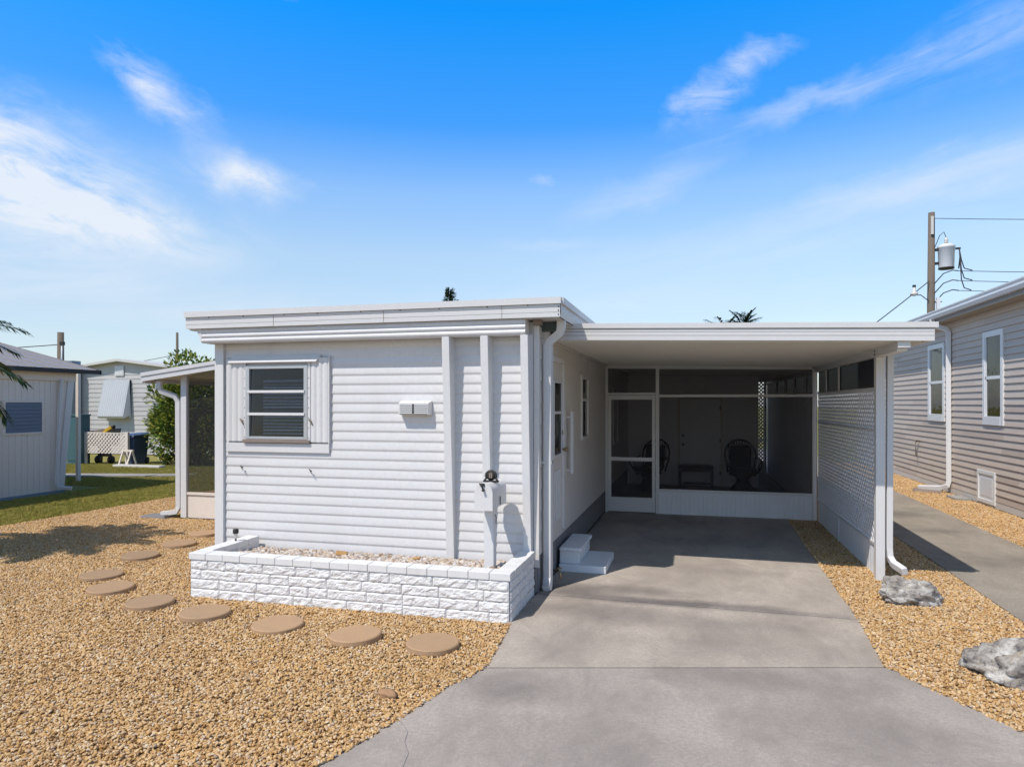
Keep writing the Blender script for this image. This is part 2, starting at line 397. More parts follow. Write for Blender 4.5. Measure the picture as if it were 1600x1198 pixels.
# ------------------------------------------------------------------ geometry-node scatter
def scatter(ob, mat, density, radius, zjit, scmin, scmax, seed, shape='pebble', variants=4):
    ng = bpy.data.node_groups.new(ob.name + '_scatter', 'GeometryNodeTree')
    ng.interface.new_socket('Geometry', in_out='INPUT', socket_type='NodeSocketGeometry')
    ng.interface.new_socket('Geometry', in_out='OUTPUT', socket_type='NodeSocketGeometry')
    nd, lk = ng.nodes, ng.links
    gi = nd.new('NodeGroupInput'); go = nd.new('NodeGroupOutput')
    dp = nd.new('GeometryNodeDistributePointsOnFaces'); dp.inputs['Density'].default_value = density; dp.inputs['Seed'].default_value = seed
    lk.new(gi.outputs[0], dp.inputs[0])
    join = nd.new('GeometryNodeJoinGeometry')
    for i in range(variants):
        if shape == 'pebble':
            ico = nd.new('GeometryNodeMeshIcoSphere'); ico.inputs['Radius'].default_value = radius; ico.inputs['Subdivisions'].default_value = 3 if i == 99 else 2
            ps = nd.new('GeometryNodeInputPosition')
            nz = nd.new('ShaderNodeTexNoise'); nz.noise_dimensions = '4D'
            nz.inputs['W'].default_value = 3.7 * i + seed; nz.inputs['Scale'].default_value = 0.62 / radius; nz.inputs['Detail'].default_value = 1.0
            lk.new(ps.outputs[0], nz.inputs['Vector'])
            sb = nd.new('ShaderNodeVectorMath'); sb.operation = 'SUBTRACT'; lk.new(nz.outputs[1], sb.inputs[0]); sb.inputs[1].default_value = (0.5, 0.5, 0.5)
            sc = nd.new('ShaderNodeVectorMath'); sc.operation = 'SCALE'; lk.new(sb.outputs[0], sc.inputs[0]); sc.inputs['Scale'].default_value = radius * 1.7
            sp = nd.new('GeometryNodeSetPosition'); lk.new(ico.outputs[0], sp.inputs[0]); lk.new(sc.outputs[0], sp.inputs['Offset'])
            ss = nd.new('GeometryNodeSetShadeSmooth'); lk.new(sp.outputs[0], ss.inputs[0]); ss.inputs['Shade Smooth'].default_value = (i % 2 == 0)
            last = ss.outputs[0]
        else:
            tj = nd.new('GeometryNodeJoinGeometry')
            rr = random.Random(seed + i)
            for b in range(6):
                cn = nd.new('GeometryNodeMeshCone'); cn.inputs['Vertices'].default_value = 3
                cn.inputs['Radius Top'].default_value = 0.0; cn.inputs['Radius Bottom'].default_value = radius * 0.11; cn.inputs['Depth'].default_value = radius
                cn.fill_type = 'NONE'
                tf = nd.new('GeometryNodeTransform'); lk.new(cn.outputs[0], tf.inputs[0])
                tf.inputs['Translation'].default_value = (rr.uniform(-1, 1) * radius * 0.5, rr.uniform(-1, 1) * radius * 0.5, 0)
                tf.inputs['Rotation'].default_value = (rr.uniform(-0.7, 0.7), rr.uniform(-0.7, 0.7), rr.uniform(0, 6))
                lk.new(tf.outputs[0], tj.inputs[0])
            last = tj.outputs[0]
        sm = nd.new('GeometryNodeSetMaterial'); sm.inputs['Material'].default_value = mat; lk.new(last, sm.inputs[0])
        g2 = nd.new('GeometryNodeGeometryToInstance'); lk.new(sm.outputs[0], g2.inputs[0]); lk.new(g2.outputs[0], join.inputs[0])
    iop = nd.new('GeometryNodeInstanceOnPoints'); iop.inputs['Pick Instance'].default_value = True
    off = nd.new('GeometryNodeSetPosition'); lk.new(dp.outputs[0], off.inputs[0])
    rz = nd.new('FunctionNodeRandomValue'); rz.data_type = 'FLOAT_VECTOR'; rz.inputs[0].default_value = (0, 0, zjit[0]); rz.inputs[1].default_value = (0, 0, zjit[1]); rz.inputs['Seed'].default_value = seed + 1
    lk.new(rz.outputs[0], off.inputs['Offset'])
    lk.new(off.outputs[0], iop.inputs['Points']); lk.new(join.outputs[0], iop.inputs['Instance'])
    ri = nd.new('FunctionNodeRandomValue'); ri.data_type = 'INT'; ri.inputs[4].default_value = 0; ri.inputs[5].default_value = variants - 1; ri.inputs['Seed'].default_value = seed + 2
    lk.new(ri.outputs[2], iop.inputs['Instance Index'])
    rr_ = nd.new('FunctionNodeRandomValue'); rr_.data_type = 'FLOAT_VECTOR'
    t = 0.5 if shape == 'pebble' else 0.15
    rr_.inputs[0].default_value = (-t, -t, 0); rr_.inputs[1].default_value = (t, t, 6.283); rr_.inputs['Seed'].default_value = seed + 3
    lk.new(rr_.outputs[0], iop.inputs['Rotation'])
    rs = nd.new('FunctionNodeRandomValue'); rs.data_type = 'FLOAT_VECTOR'; rs.inputs[0].default_value = scmin; rs.inputs[1].default_value = scmax; rs.inputs['Seed'].default_value = seed + 4
    lk.new(rs.outputs[0], iop.inputs['Scale'])
    lk.new(iop.outputs[0], go.inputs[0])
    md = ob.modifiers.new('scatter', 'NODES'); md.node_group = ng

# ================================================================== SETTING
tag(MB().sheet([(-400, -400, -0.10), (400, -400, -0.10), (400, 400, -0.10), (-400, 400, -0.10)]).build('ground', M['soil']), kind='structure')
tag(MB().box(-60, 60, -7, 1.3, -0.095, -0.03).build('road', M['path']), kind='structure')
# lawn strips
LAWN = [(-24.0, 1.4), (-10.6, 1.4), (-10.5, 5.0), (-10.42, 8.2), (-10.28, 11.7), (-10.1, 14.0), (-9.4, 16.5), (-6, 19), (-6, 24), (-24, 24)]
tag(MB().poly(LAWN, -0.09, -0.03).build('lawn', M['soil']), kind='structure')
tag(MB().poly([(1.3, 20.4), (2.8, 20.4), (2.8, 30), (-3, 30), (-3, 20.4)], -0.02, 0.01).build('path', M['path']), kind='structure')
tag(MB().poly([(-18.4, 13.2), (-13.0, 15.1), (-12.9, 15.6), (-18.4, 14.2)], -0.02, 0.012).build('path', M['path']), kind='structure')
gl = MB()
gl.sheet([(-13.0, 6.5, -0.03), (-10.46, 6.5, -0.03), (-10.42, 8.2, -0.03), (-10.28, 11.7, -0.03), (-10.1, 14.0, -0.03), (-9.4, 16.5, -0.03), (-16, 18, -0.03), (-19, 17.2, -0.03), (-19, 14.4, -0.03), (-13, 15.3, -0.03), (-13, 12.8, -0.03)])
gl.sheet([(-19, 12.9, -0.03), (-13.05, 12.9, -0.03), (-13.0, 14.9, -0.03), (-18.5, 13.0, -0.03)])
g = gl.build('grass', M['grass']); tag(g, 'short dry green lawn grass', None, None, 'stuff')
scatter(g, M['grass'], 900, 0.055, (0.0, 0.008), (0.6, 0.6, 0.5), (1.3, 1.3, 1.1), 21, 'grass', 3)

# driveway: three slabs with open joints over a dark base
JL1, JR1 = (-1.52, 6.66), (1.425, 6.60)
JL2, JR2 = (-1.47, 4.70), (1.36, 5.46)
d = 0.0095
tag(MB().poly([(-1.5, 16.4), (-1.5, 6.9), (-1.52, JL1[1] + d), (1.425, JR1[1] + d), (1.47, 10.0), (1.52, 12.0), (1.52, 13.0), (1.9, 13.1), (1.9, 20), (1.43, 20), (1.43, 16.4)], -0.09, 0.0).build('driveway', M['conc_back'], bevel=0.004), kind='structure')
tag(MB().poly([(-1.52, JL1[1] - d), (-1.545, 5.9), (-1.55, 5.72), (JL2[0], JL2[1] + d), (JR2[0], JR2[1] + d), (1.39, 6.0), (1.425, JR1[1] - d)], -0.09, -0.001).build('driveway', M['conc_back'], bevel=0.004), kind='structure')
tag(MB().poly([(JL2[0], JL2[1] - d), (-1.53, 4.5), (-1.62, 4.32), (-1.68, 4.03), (-1.75, 3.76), (-1.83, 3.45), (-1.92, 3.22), (-2.2, 2.6), (-2.6, 1.9), (-2.9, 1.3), (2.9, 1.3), (2.85, 3.0), (2.45, 3.75), (1.98, 4.4), (1.85, 4.58), (1.64, 4.95), (1.47, 5.24), (JR2[0], JR2[1] - d)], -0.09, 0.0).build('driveway', M['conc_front'], bevel=0.004), kind='structure')
tag(MB().box(-1.46, 1.35, 4.72, 6.9, -0.085, -0.006).build('expansion_joint', M['joint']), kind='structure')
ck = MB()
cpts = [(-1.74, 3.80), (-1.66, 3.74), (-1.60, 3.66), (-1.57, 3.55), (-1.50, 3.44), (-1.47, 3.30), (-1.40, 3.12), (-1.38, 2.9)]
for (p, q) in zip(cpts, cpts[1:]): ck.sheet([(p[0], p[1], 0.004), (p[0] + 0.0022, p[1] + 0.0005, 0.004), (q[0] + 0.0022, q[1] + 0.0005, 0.004), (q[0], q[1], 0.004)])
tag(ck.build('crack', M['block']), kind='structure')
# neighbour's drive
tag(MB().poly([(2.74, 3.5), (4.3, 3.5), (4.2, 10.4), (4.22, 16.6), (4.3, 28), (2.85, 28), (2.78, 12), (2.79, 8.7)], -0.09, 0.005).build('pavement', M['conc_walk'], bevel=0.004), kind='structure')

# gravel beds
GB_L = [(-13.2, 1.4), (-2.9, 1.4), (-2.6, 1.9), (-2.2, 2.6), (-1.92, 3.22), (-1.83, 3.45), (-1.75, 3.76), (-1.68, 4.03), (-1.62, 4.32), (-1.53, 4.5), (-1.47, 4.7), (-1.55, 5.72),
        (-4.80, 5.75), (-4.80, 6.68), (-5.24, 6.72), (-5.24, 9.55), (-8.6, 9.55), (-8.65, 13.5), (-10.15, 13.5), (-10.28, 11.7), (-10.42, 8.2), (-10.5, 5.0), (-13.2, 4.2)]
GB_R = [(1.36, 5.46), (1.47, 5.24), (1.64, 4.95), (1.85, 4.58), (1.98, 4.4), (2.45, 3.75), (2.74, 3.5), (2.79, 8.7), (2.78, 12), (2.83, 22), (1.98, 22), (1.98, 12.05), (1.53, 12.02), (1.52, 11.9), (1.47, 10.0), (1.425, 6.6), (1.39, 6.0)]
GB_N = [(4.3, 3.5), (5.28, 3.5), (5.28, 24), (4.27, 24), (4.22, 16.6), (4.2, 10.4)]
for pl, den, sd in ((GB_L, 4700, 1), (GB_R, 4700, 2), (GB_N, 3000, 3)):
    tag(MB().poly(pl, -0.085, -0.022).build('gravel_bed', M['bed']), kind='structure')
    gm = MB().sheet([(p[0], p[1], -0.021) for p in pl])
    rim = {1: [(-2.9, 1.4), (-2.6, 1.9), (-2.2, 2.6), (-1.92, 3.22), (-1.83, 3.45), (-1.75, 3.76), (-1.68, 4.03), (-1.62, 4.32), (-1.53, 4.5), (-1.47, 4.7), (-1.55, 5.68)],
           2: [(2.45, 3.75), (1.98, 4.4), (1.85, 4.58), (1.64, 4.95), (1.47, 5.24), (1.36, 5.46), (1.39, 6.0), (1.425, 6.6), (1.47, 10.0), (1.52, 11.9)]}.get(sd, [])
    sg = 1 if sd == 1 else -1
    for (p, q) in zip(rim, rim[1:]):          # pebbles strewn over the edge of the slab
        gm.sheet([(p[0], p[1], 0.001), (p[0] + sg * 0.03, p[1], 0.001), (q[0] + sg * 0.03, q[1], 0.001), (q[0], q[1], 0.001)])
    gg = gm.build('gravel', M['pebble'])
    tag(gg, {1: 'golden brown river gravel left of the driveway', 2: 'golden gravel strip right of the driveway', 3: 'golden gravel strip along the beige house'}[sd], None, None, 'stuff')
    scatter(gg, M['pebble'], den, 0.0102, (-0.003, 0.016), (0.6, 0.55, 0.45), (1.55, 1.2, 0.95), sd * 10)

# ================================================================== WHITE MOBILE HOME
H = thing('mobile_home', 'white mobile home with corrugated siding, flat overhanging roof and three leaning fins', 'mobile home', (-3.3, 6.7, 0))
YF = 6.70
def siding_profile(z0, z1, pitch=0.1015, amp=0.0092, zref=0.27):
    pr = []; z = z0; step = pitch / 12
    n = int(round((z1 - z0) / step))
    for i in range(n + 1):
        z = z0 + (z1 - z0) * i / n
        t = ((z - zref) / pitch) % 1.0
        skew = 1 - ((t - 0.2) / 0.8) ** 1.7 if t > 0.2 else math.sin(math.pi / 2 * t / 0.2)
        pr.append((YF - amp * skew, z))
    return pr
w = MB()
w.profx(siding_profile(0.27, 2.60), -5.17, -4.88, smooth=True)
w.profx(siding_profile(0.27, 1.50), -4.88, -4.09, smooth=True)
w.profx(siding_profile(2.32, 2.60), -4.88, -4.09, smooth=True)
w.profx(siding_profile(0.27, 2.60), -4.09, -1.56, smooth=True)
w.build('siding_wall', M['siding'], H)
# body of the house: side and back walls, floor and inner lining
b = MB()
b.box(-5.20, -5.16, 6.715, 19.0, 0.37, 2.72)
b.box(-5.16, -1.54, 18.96, 19.0, 0.37, 2.72)
b.box(-5.16, -4.90, 6.72, 6.75, 0.27, 2.72); b.box(-4.07, -1.56, 6.72, 6.75, 0.27, 2.72); b.box(-4.90, -4.07, 6.72, 6.75, 0.27, 1.49); b.box(-4.90, -4.07, 6.72, 6.75, 2.33, 2.72)
b.box(-5.16, -1.54, 6.76, 18.95, 0.34, 0.37)
b.build('wall', M['sidewall'], H)
# right wall with lap siding, openings for door and windows
def lapx(mb, X, y0, y1, z0, z1, pitch, amp, sign):
    pr = []; z = z0
    while z < z1 - 1e-4:
        zt = min(z + pitch, z1)
        pr += [(X + sign * amp, z), (X + sign * amp * 0.15, zt)]
        z = zt
    mb.profy(pr, y0, y1)
rw = MB()
for (y0, y1, z0, z1) in ((6.70, 7.30, 0.37, 2.68), (7.30, 8.02, 2.40, 2.68), (7.30, 8.02, 0.37, 0.418), (8.02, 9.36, 0.37, 2.68), (9.36, 9.97, 0.37, 1.39), (9.36, 9.97, 2.29, 2.68), (9.97, 13.2, 0.37, 2.68),
                         (13.2, 14.0, 0.37, 1.1), (13.2, 14.0, 2.2, 2.68), (14.0, 19.0, 0.37, 2.68)):
    lapx(rw, -1.512, y0, y1, z0, z1, 0.22, 0.010, 1)
rw.build('side_wall', M['sidewall'], H)
bx('cornice', M['sidewall'], H, (-1.508, -1.478, 7.2, 16.38, 2.555, 2.60))
lin = MB().box(-1.56, -1.53, 6.76, 7.30, 0.37, 2.70).box(-1.56, -1.53, 8.02, 9.36, 0.37, 2.7).box(-1.56, -1.53, 9.97, 13.2, 0.37, 2.7).box(-1.56, -1.53, 14.0, 19, 0.37, 2.7)
lin.build('inner_wall', M['dark'], H)
# skirting
sk = MB().box(-1.535, -1.515, 6.72, 16.4, 0.0, 0.368).box(-5.19, -5.165, 6.72, 19.0, 0.0, 0.368).box(-5.165, -1.535, 6.735, 6.76, 0.0, 0.26)
sk.build('skirting', M['block'], H)
bx('base_trim', M['block'], H, (-1.60, -1.525, 6.66, 6.72, 0.0, 0.25))
# roof with two-tier fascia
rf = MB()
rf.box(-5.52, -1.25, 6.50, 19.3, 2.735, 2.90)
rf.build('roof', M['fascia'], H)
fa = MB()
fa.profx([(6.492, 2.735), (6.480, 2.735), (6.480, 2.775), (6.486, 2.779), (6.480, 2.783), (6.480, 2.82), (6.488, 2.826), (6.480, 2.832), (6.480, 2.858), (6.497, 2.860)], -5.525, -1.245)
fa.box(-5.535, -1.235, 6.462, 6.50, 2.862, 2.925)
fa.box(-5.535, -5.50, 6.50, 19.3, 2.862, 2.925)
fa.build('fascia', M['fascia'], H)
ra = MB().profy([(-1.262, 2.735), (-1.245, 2.735), (-1.235, 2.80), (-1.243, 2.862)], 6.485, 19.3)
ra.box(-1.26, -1.215, 6.50, 19.3, 2.862, 2.925)
ra.build('roof_gutter', M['fascia'], H)
for i in range(9):
    x = -5.2 + i * 0.46 + random.uniform(-0.05, 0.05)
    MB().lathe([(0.007, 0), (0.006, -0.006)], (x, 6.480, 2.855), 8, True, 'y').build('rivet', M['rust'], H)
for x in (-4.40, -3.1, -1.83):
    MB().box(x, x + 0.003, 6.4765, 6.479, 2.737, 2.856).build('fascia_seam', M['drift'], H)
for z in (2.76, 2.80, 2.835):
    MB().lathe([(0.006, 0), (0.005, -0.006)], (-1.262, 6.480, z), 8, True, 'y').build('rivet', M['iron'], H)
# soffit and rafter ends under the right overhang
bx('soffit', M['fascia'], H, (-5.50, -5.20, 6.52, 19.2, 2.72, 2.733), 0)
bx('rafter', M['greendark'], H, (-1.51, -1.30, 6.86, 6.95, 2.64, 2.733), 0)
bx('rafter', M['drift'], H, (-1.545, -1.47, 6.62, 6.72, 2.68, 2.733), 0)
# header band below the roof: three soft rolls
hp = [(6.70, 2.575), (6.524, 2.575)]
for k in range(3):
    for j in range(7):
        t = j / 6
        hp.append((6.524 - 0.015 * math.sin(math.pi * t) ** 0.7, 2.577 + 0.052 * (k + t)))
hp += [(6.524, 2.7335), (6.70, 2.7335)]
MB().profx(hp, -5.34, -1.60, True, True).build('header_band', M['siding'], H, fixn=True)
MB().hexa([(-5.343, 6.512, 2.577), (-5.341, 6.512, 2.577), (-5.341, 6.70, 2.577), (-5.343, 6.70, 2.577), (-5.41, 6.512, 2.733), (-5.341, 6.512, 2.733), (-5.341, 6.70, 2.733), (-5.41, 6.70, 2.733)]).build('header_end', M['siding'], H)
# corner boards
bx('corner_trim', M['white'], H, (-5.285, -5.172, 6.66, 6.73, 0.1, 2.575))
bx('corner_trim', M['sidewall'], H, (-1.555, -1.500, 6.692, 6.714, 0.25, 2.735))
# three fins that are deep at the top and thin at the foot
for (xt0, xt1, xb0, xb1) in ((-2.475, -2.395, -2.47, -2.385), (-2.065, -1.985, -2.062, -1.98), (-1.652, -1.575, -1.65, -1.568)):
    MB().hexa([(xb0, 6.645, 0.25), (xb1, 6.645, 0.25), (xb1, 6.70, 0.25), (xb0, 6.70, 0.25), (xt0, 6.515, 2.573), (xt1, 6.515, 2.573), (xt1, 6.70, 2.573), (xt0, 6.70, 2.573)]).build('trim_fin', M['white'], H, bevel=0.004)
# window in front wall
WX0, WX1, WZ0, WZ1 = -4.875, -4.095, 1.50, 2.32
wf = MB()
for a in ((WX0, WX0 + 0.045, WZ0, WZ1), (WX1 - 0.045, WX1, WZ0, WZ1)): wf.box(a[0], a[1], 6.655, 6.74, a[2], a[3])
wf.box(WX0 + 0.045, WX1 - 0.045, 6.657, 6.74, WZ1 - 0.035, WZ1); wf.box(WX0 + 0.045, WX1 - 0.045, 6.657, 6.74, WZ0, WZ0 + 0.03)
win = wf.build('window', M['alu'], H, bevel=0.003)
for z in (2.015, 1.765): bx('mullion', M['white'], win, (WX0 + 0.03, WX1 - 0.03, 6.640, 6.672, z, z + 0.03))
for k, (z0, z1) in enumerate(((1.53, 1.768), (1.795, 2.018), (2.045, 2.285))):
    MB().hexa([(WX0 + 0.046, 6.672, z0), (WX1 - 0.046, 6.672, z0), (WX1 - 0.046, 6.676, z0), (WX0 + 0.046, 6.676, z0), (WX0 + 0.046, 6.684, z1), (WX1 - 0.046, 6.684, z1), (WX1 - 0.046, 6.688, z1), (WX0 + 0.046, 6.688, z1)]).build('pane', M['glass'], win)
bl = MB()
z = 1.55; i = 0
while z < 2.16:
    sag = 0.004 * math.sin(i * 1.7)
    tilt = 0.016 if i not in (6, 7, 15, 20) else 0.005
    bl.hexa([(WX0 + 0.14, 6.775, z), (WX1 - 0.05, 6.775, z + sag), (WX1 - 0.05, 6.795, z + tilt + sag), (WX0 + 0.14, 6.795, z + tilt), (WX0 + 0.14, 6.775, z + 0.002), (WX1 - 0.05, 6.775, z + 0.002 + sag), (WX1 - 0.05, 6.795, z + tilt + 0.002 + sag), (WX0 + 0.14, 6.795, z + tilt + 0.002)])
    z += 0.037; i += 1
bl.build('blind', M['blind'], win)
bx('sill', M['drift'], H, (WX0 - 0.03, WX1 + 0.03, 6.64, 6.70, 1.462, 1.498))
room = MB().box(-4.95, -4.02, 7.2, 7.22, 1.3, 2.5).box(-4.95, -4.93, 6.76, 7.2, 1.3, 2.5).box(-4.04, -4.02, 6.76, 7.2, 1.3, 2.5).box(-4.95, -4.02, 6.76, 7.2, 1.28, 1.30).box(-4.95, -4.02, 6.76, 7.2, 2.5, 2.52)
room.build('interior', M['dark'], H)
# corrugated vertical sheets beside the window and the flat strip below
def vsheet(x0, x1, nroll):
    pr = []
    n = nroll * 10
    for i in range(n + 1):
        t = i / n
        pr.append((x0 + (x1 - x0) * t, 6.672 - 0.013 * abs(math.sin(math.pi * nroll * t)) ** 0.8))
    return MB().profz(pr, 1.475, 2.40, False, True)
vsheet(-5.14, -4.905, 3).build('side_panel', M['siding'], H)
vsheet(-4.06, -3.84, 3).build('side_panel', M['siding'], H)
bx('panel_strip', M['siding'], H, (-4.905, -4.877, 6.660, 6.70, 1.475, 2.40))
bx('panel_strip', M['siding'], H, (-4.093, -4.06, 6.660, 6.70, 1.475, 2.40))
bx('panel_strip', M['siding'], H, (-5.14, -3.835, 6.668, 6.69, 1.355, 1.455))
bx('panel_strip', M['siding'], H, (-3.838, -3.826, 6.655, 6.69, 1.46, 2.42))
for zz in [1.52 + 0.11 * k for k in range(8)]:
    for xx in (-4.891, -4.078):
        MB().lathe([(0.005, 0), (0.004, -0.004)], (xx, 6.659, zz), 6, True, 'y').build('rivet', M['iron'], H)
# small visor over the window
MB().hexa([(-5.09, 6.632, 2.352), (-3.97, 6.632, 2.352), (-3.94, 6.68, 2.40), (-5.06, 6.68, 2.40), (-5.09, 6.630, 2.362), (-3.97, 6.630, 2.362), (-3.94, 6.678, 2.44), (-5.06, 6.678, 2.44)]).build('window_visor', M['fascia'], H)
def hook(x, z, s=1.0, name='shutter_clip'):
    m = MB()
    m.tube([(x - 0.02 * s, 6.66, z + 0.012 * s), (x - 0.012 * s, 6.64, z + 0.022 * s), (x + 0.004 * s, 6.635, z + 0.012 * s), (x + 0.010 * s, 6.64, z - 0.012 * s), (x + 0.018 * s, 6.655, z - 0.03 * s)], 0.0045 * s, 6)
    m.lathe([(0.009 * s, 6.665), (0.007 * s, 6.645)], (x, 0, z), 8, True, 'y')
    return m.build(name, M['iron'] if s < 1.1 else M['drift'], H)
hook(-4.92, 1.70, 1.3); hook(-4.05, 1.70, 1.3); hook(-4.92, 1.18); hook(-4.05, 1.16)
# exhaust vent hood
vn = MB().hexa([(-2.985, 6.60, 1.785), (-2.655, 6.60, 1.785), (-2.645, 6.69, 1.775), (-2.995, 6.69, 1.775), (-2.985, 6.60, 1.90), (-2.655, 6.60, 1.90), (-2.645, 6.69, 1.93), (-2.995, 6.69, 1.93)]).build('vent_hood', M['white'], H, bevel=0.004)
for k in range(5):
    for (a, c) in ((-2.975, -2.83), (-2.81, -2.665)): MB().box(a, c, 6.594, 6.6, 1.795 + 0.021 * k, 1.808 + 0.021 * k).build('louver', M['frame'], vn)
MB().box(-2.97, -2.67, 6.597, 6.5995, 1.79, 1.895).build('vent_screen', M['iron'], vn)
# side door in right wall
dr = bx('door', M['sidewall'], H, (-1.545, -1.505, 7.34, 7.98, 0.42, 2.36))
MB().box(-1.545, -1.485, 7.30, 7.34, 0.42, 2.40).box(-1.545, -1.485, 7.98, 8.02, 0.42, 2.40).box(-1.545, -1.48, 7.34, 7.98, 2.36, 2.42).build('door_frame', M['white'], dr, bevel=0.003)
MB().box(-1.505, -1.490, 7.42, 7.45, 1.29, 2.16).box(-1.505, -1.490, 7.86, 7.89, 1.29, 2.16).box(-1.505, -1.490, 7.45, 7.86, 2.13, 2.16).box(-1.505, -1.490, 7.45, 7.86, 1.29, 1.32).box(-1.505, -1.488, 7.45, 7.86, 1.78, 1.81).build('window_frame', M['white'], dr)
for (a, c) in ((1.32, 1.78), (1.81, 2.13)): bx('pane', M['darkglass'], dr, (-1.5045, -1.4975, 7.45, 7.86, a, c), 0)
MB().box(-1.5049, -1.5046, 7.45, 7.86, 1.32, 2.13).build('window_backing', M['dark'], dr)
for k in range(4): bx('door_rib', M['white'], dr, (-1.505, -1.490, 7.46 + 0.10 * k, 7.49 + 0.10 * k, 0.58, 1.14))
MB().lathe([(0.012, 0), (0.012, 0.03), (0.028, 0.045), (0.03, 0.065), (0.015, 0.078)], (-1.505, 7.92, 1.36), 14, True, 'x').build('door_knob', M['brass'], dr)
MB().lathe([(0.028, 0), (0.024, 0.018)], (-1.505, 7.92, 1.56), 14, True, 'x').build('deadbolt', M['brass'], dr)
MB().duct([(-1.50, 8.28, 1.73), (-1.44, 8.28, 1.73), (-1.44, 8.28, 1.08), (-1.50, 8.28, 1.08)], 0.016, 0.016).box(-1.455, -1.425, 8.25, 8.31, 1.04, 1.80).build('grab_rail', M['white'], H)
# side windows
def side_window(y0, y1, z0, z1, split):
    f = MB().box(-1.53, -1.485, y0, y0 + 0.05, z0, z1).box(-1.53, -1.485, y1 - 0.05, y1, z0, z1).box(-1.53, -1.483, y0 + 0.05, y1 - 0.05, z1 - 0.05, z1).box(-1.53, -1.48, y0 + 0.05, y1 - 0.05, z0, z0 + 0.045).box(-1.53, -1.487, y0 + 0.05, y1 - 0.05, split, split + 0.035)
    o = f.build('side_window', M['white'], H, bevel=0.003)
    for (a, c) in ((z0 + 0.045, split), (split + 0.035, z1 - 0.05)): bx('pane', M['darkglass'], o, (-1.515, -1.508, y0 + 0.05, y1 - 0.05, a, c), 0)
    MB().box(-1.55, -1.545, y0 + 0.05, y1 - 0.05, z0, z1).build('window_backing', M['dark'], o)
side_window(9.36, 9.97, 1.39, 2.29, 1.93)
side_window(13.2, 14.0, 1.1, 2.2, 1.62)
# downspout at right front corner
ds = MB().duct([(-1.29, 6.78, 2.735), (-1.29, 6.78, 2.66), (-1.305, 6.79, 2.61), (-1.41, 6.84, 2.54), (-1.44, 6.85, 2.49), (-1.443, 6.86, 0.12), (-1.44, 6.82, 0.05), (-1.438, 6.76, 0.025)], 0.042, 0.032)
ds.build('downspout', M['fascia'], H, bevel=0.006)
bx('strap', M['alu'], H, (-1.503, -1.396, 6.823, 6.90, 1.28, 1.31), 0)
MB().tube([(-1.42, 7.0, 0.16), (-1.34, 6.97, 0.16), (-1.33, 6.96, 0.09)], 0.012, 8).lathe([(0.03, 0), (0.03, 0.008)], (-1.35, 6.97, 0.185), 12, True, 'z').build('hose_bib', M['brass'], H)

# ================================================================== PLANTER
PX0, PX1, PY0, PY1 = -4.82, -1.55, 5.73, 6.64
P_ = thing('planter', 'low white painted split-stone planter box in front of the mobile home', 'planter', (-3.2, 6.1, 0))
bw = MB()
def rough_block(mb, o, u, v, nrm, lu, lv, seed):
    nu = max(4, int(lu / 0.014)); nv = 8
    vs = []
    for j in range(nv + 1):
        for i in range(nu + 1):
            a = i / nu; c = j / nv
            p = Vector(o) + Vector(u) * (a * lu) + Vector(v) * (c * lv)
            e = min(1.0, min(a * lu, (1 - a) * lu) / 0.010) * min(1.0, min(c, 1 - c) * lv / 0.012)
            q = Vector((p.x * 16 + seed * 3.1, p.y * 16 + seed, p.z * 22))
            h = 0.5 + 0.75 * noise.noise(q) + 0.45 * noise.noise(q * 2.3) + 0.3 * noise.noise(q * 5.1)
            h -= 0.05
            p = p + Vector(nrm) * (0.006 + e * (0.004 + 0.0125 * max(-0.35, h)))
            vs.append(p)
    fs = [(j * (nu + 1) + i, j * (nu + 1) + i + 1, (j + 1) * (nu + 1) + i + 1, (j + 1) * (nu + 1) + i) for j in range(nv) for i in range(nu)]
    mb.add(vs, fs, False)
hc = 0.0945
def course_wall(o, u, nrm, L, seed0):
    for r in range(4):
        x = 0.0; rr = random.Random(seed0 + r)
        first = True
        while x < L - 1e-3:
            l = rr.choice([0.36, 0.40, 0.42, 0.2]) if not first else rr.choice([0.2, 0.33, 0.12, 0.38])
            first = False
            if L - x - l < 0.1: l = L - x
            rough_block(bw, Vector(o) + Vector(u) * (x + 0.002) + Vector((0, 0, -0.02 + r * hc)), u, (0, 0, 1), nrm, l - 0.003, hc - 0.003, seed0 * 10 + r * 3 + x)
            x += l
course_wall((PX0, PY0, 0), (1, 0, 0), (0, -1, 0), PX1 - PX0, 3)
course_wall((PX1, PY0, 0), (0, 1, 0), (1, 0, 0), PY1 - PY0, 9)
course_wall((PX0, PY1, 0), (0, -1, 0), (-1, 0, 0), PY1 - PY0, 15)
bw.box(PX0, PX1, PY0, PY0 + 0.13, -0.06, 0.358); bw.box(PX0, PX0 + 0.13, PY0 + 0.13, PY1, -0.06, 0.358); bw.box(PX1 - 0.13, PX1, PY0 + 0.13, PY1, -0.06, 0.358)
bw.build('stone_wall', M['brickpaint'], P_, fixn=False)
cp = MB()
x = PX0 - 0.012
n = 17; L = (PX1 - PX0 + 0.03) / n
for i in range(n):
    dz = random.uniform(-0.002, 0.002)
    cp.box(x + i * L + 0.002, x + (i + 1) * L - 0.002, PY0 - 0.022 + random.uniform(-.002, .002), PY0 + 0.135, 0.3585, 0.425 + dz)
for X0 in (PX0 - 0.012, PX1 - 0.130):
    for k in range(4):
        y0 = PY0 + 0.138 + k * 0.193
        cp.box(X0, X0 + 0.15, y0 + 0.002, y0 + 0.19, 0.3585, 0.425 + random.uniform(-.002, .002))
cp.build('cap', M['brickpaint'], P_, bevel=0.005)
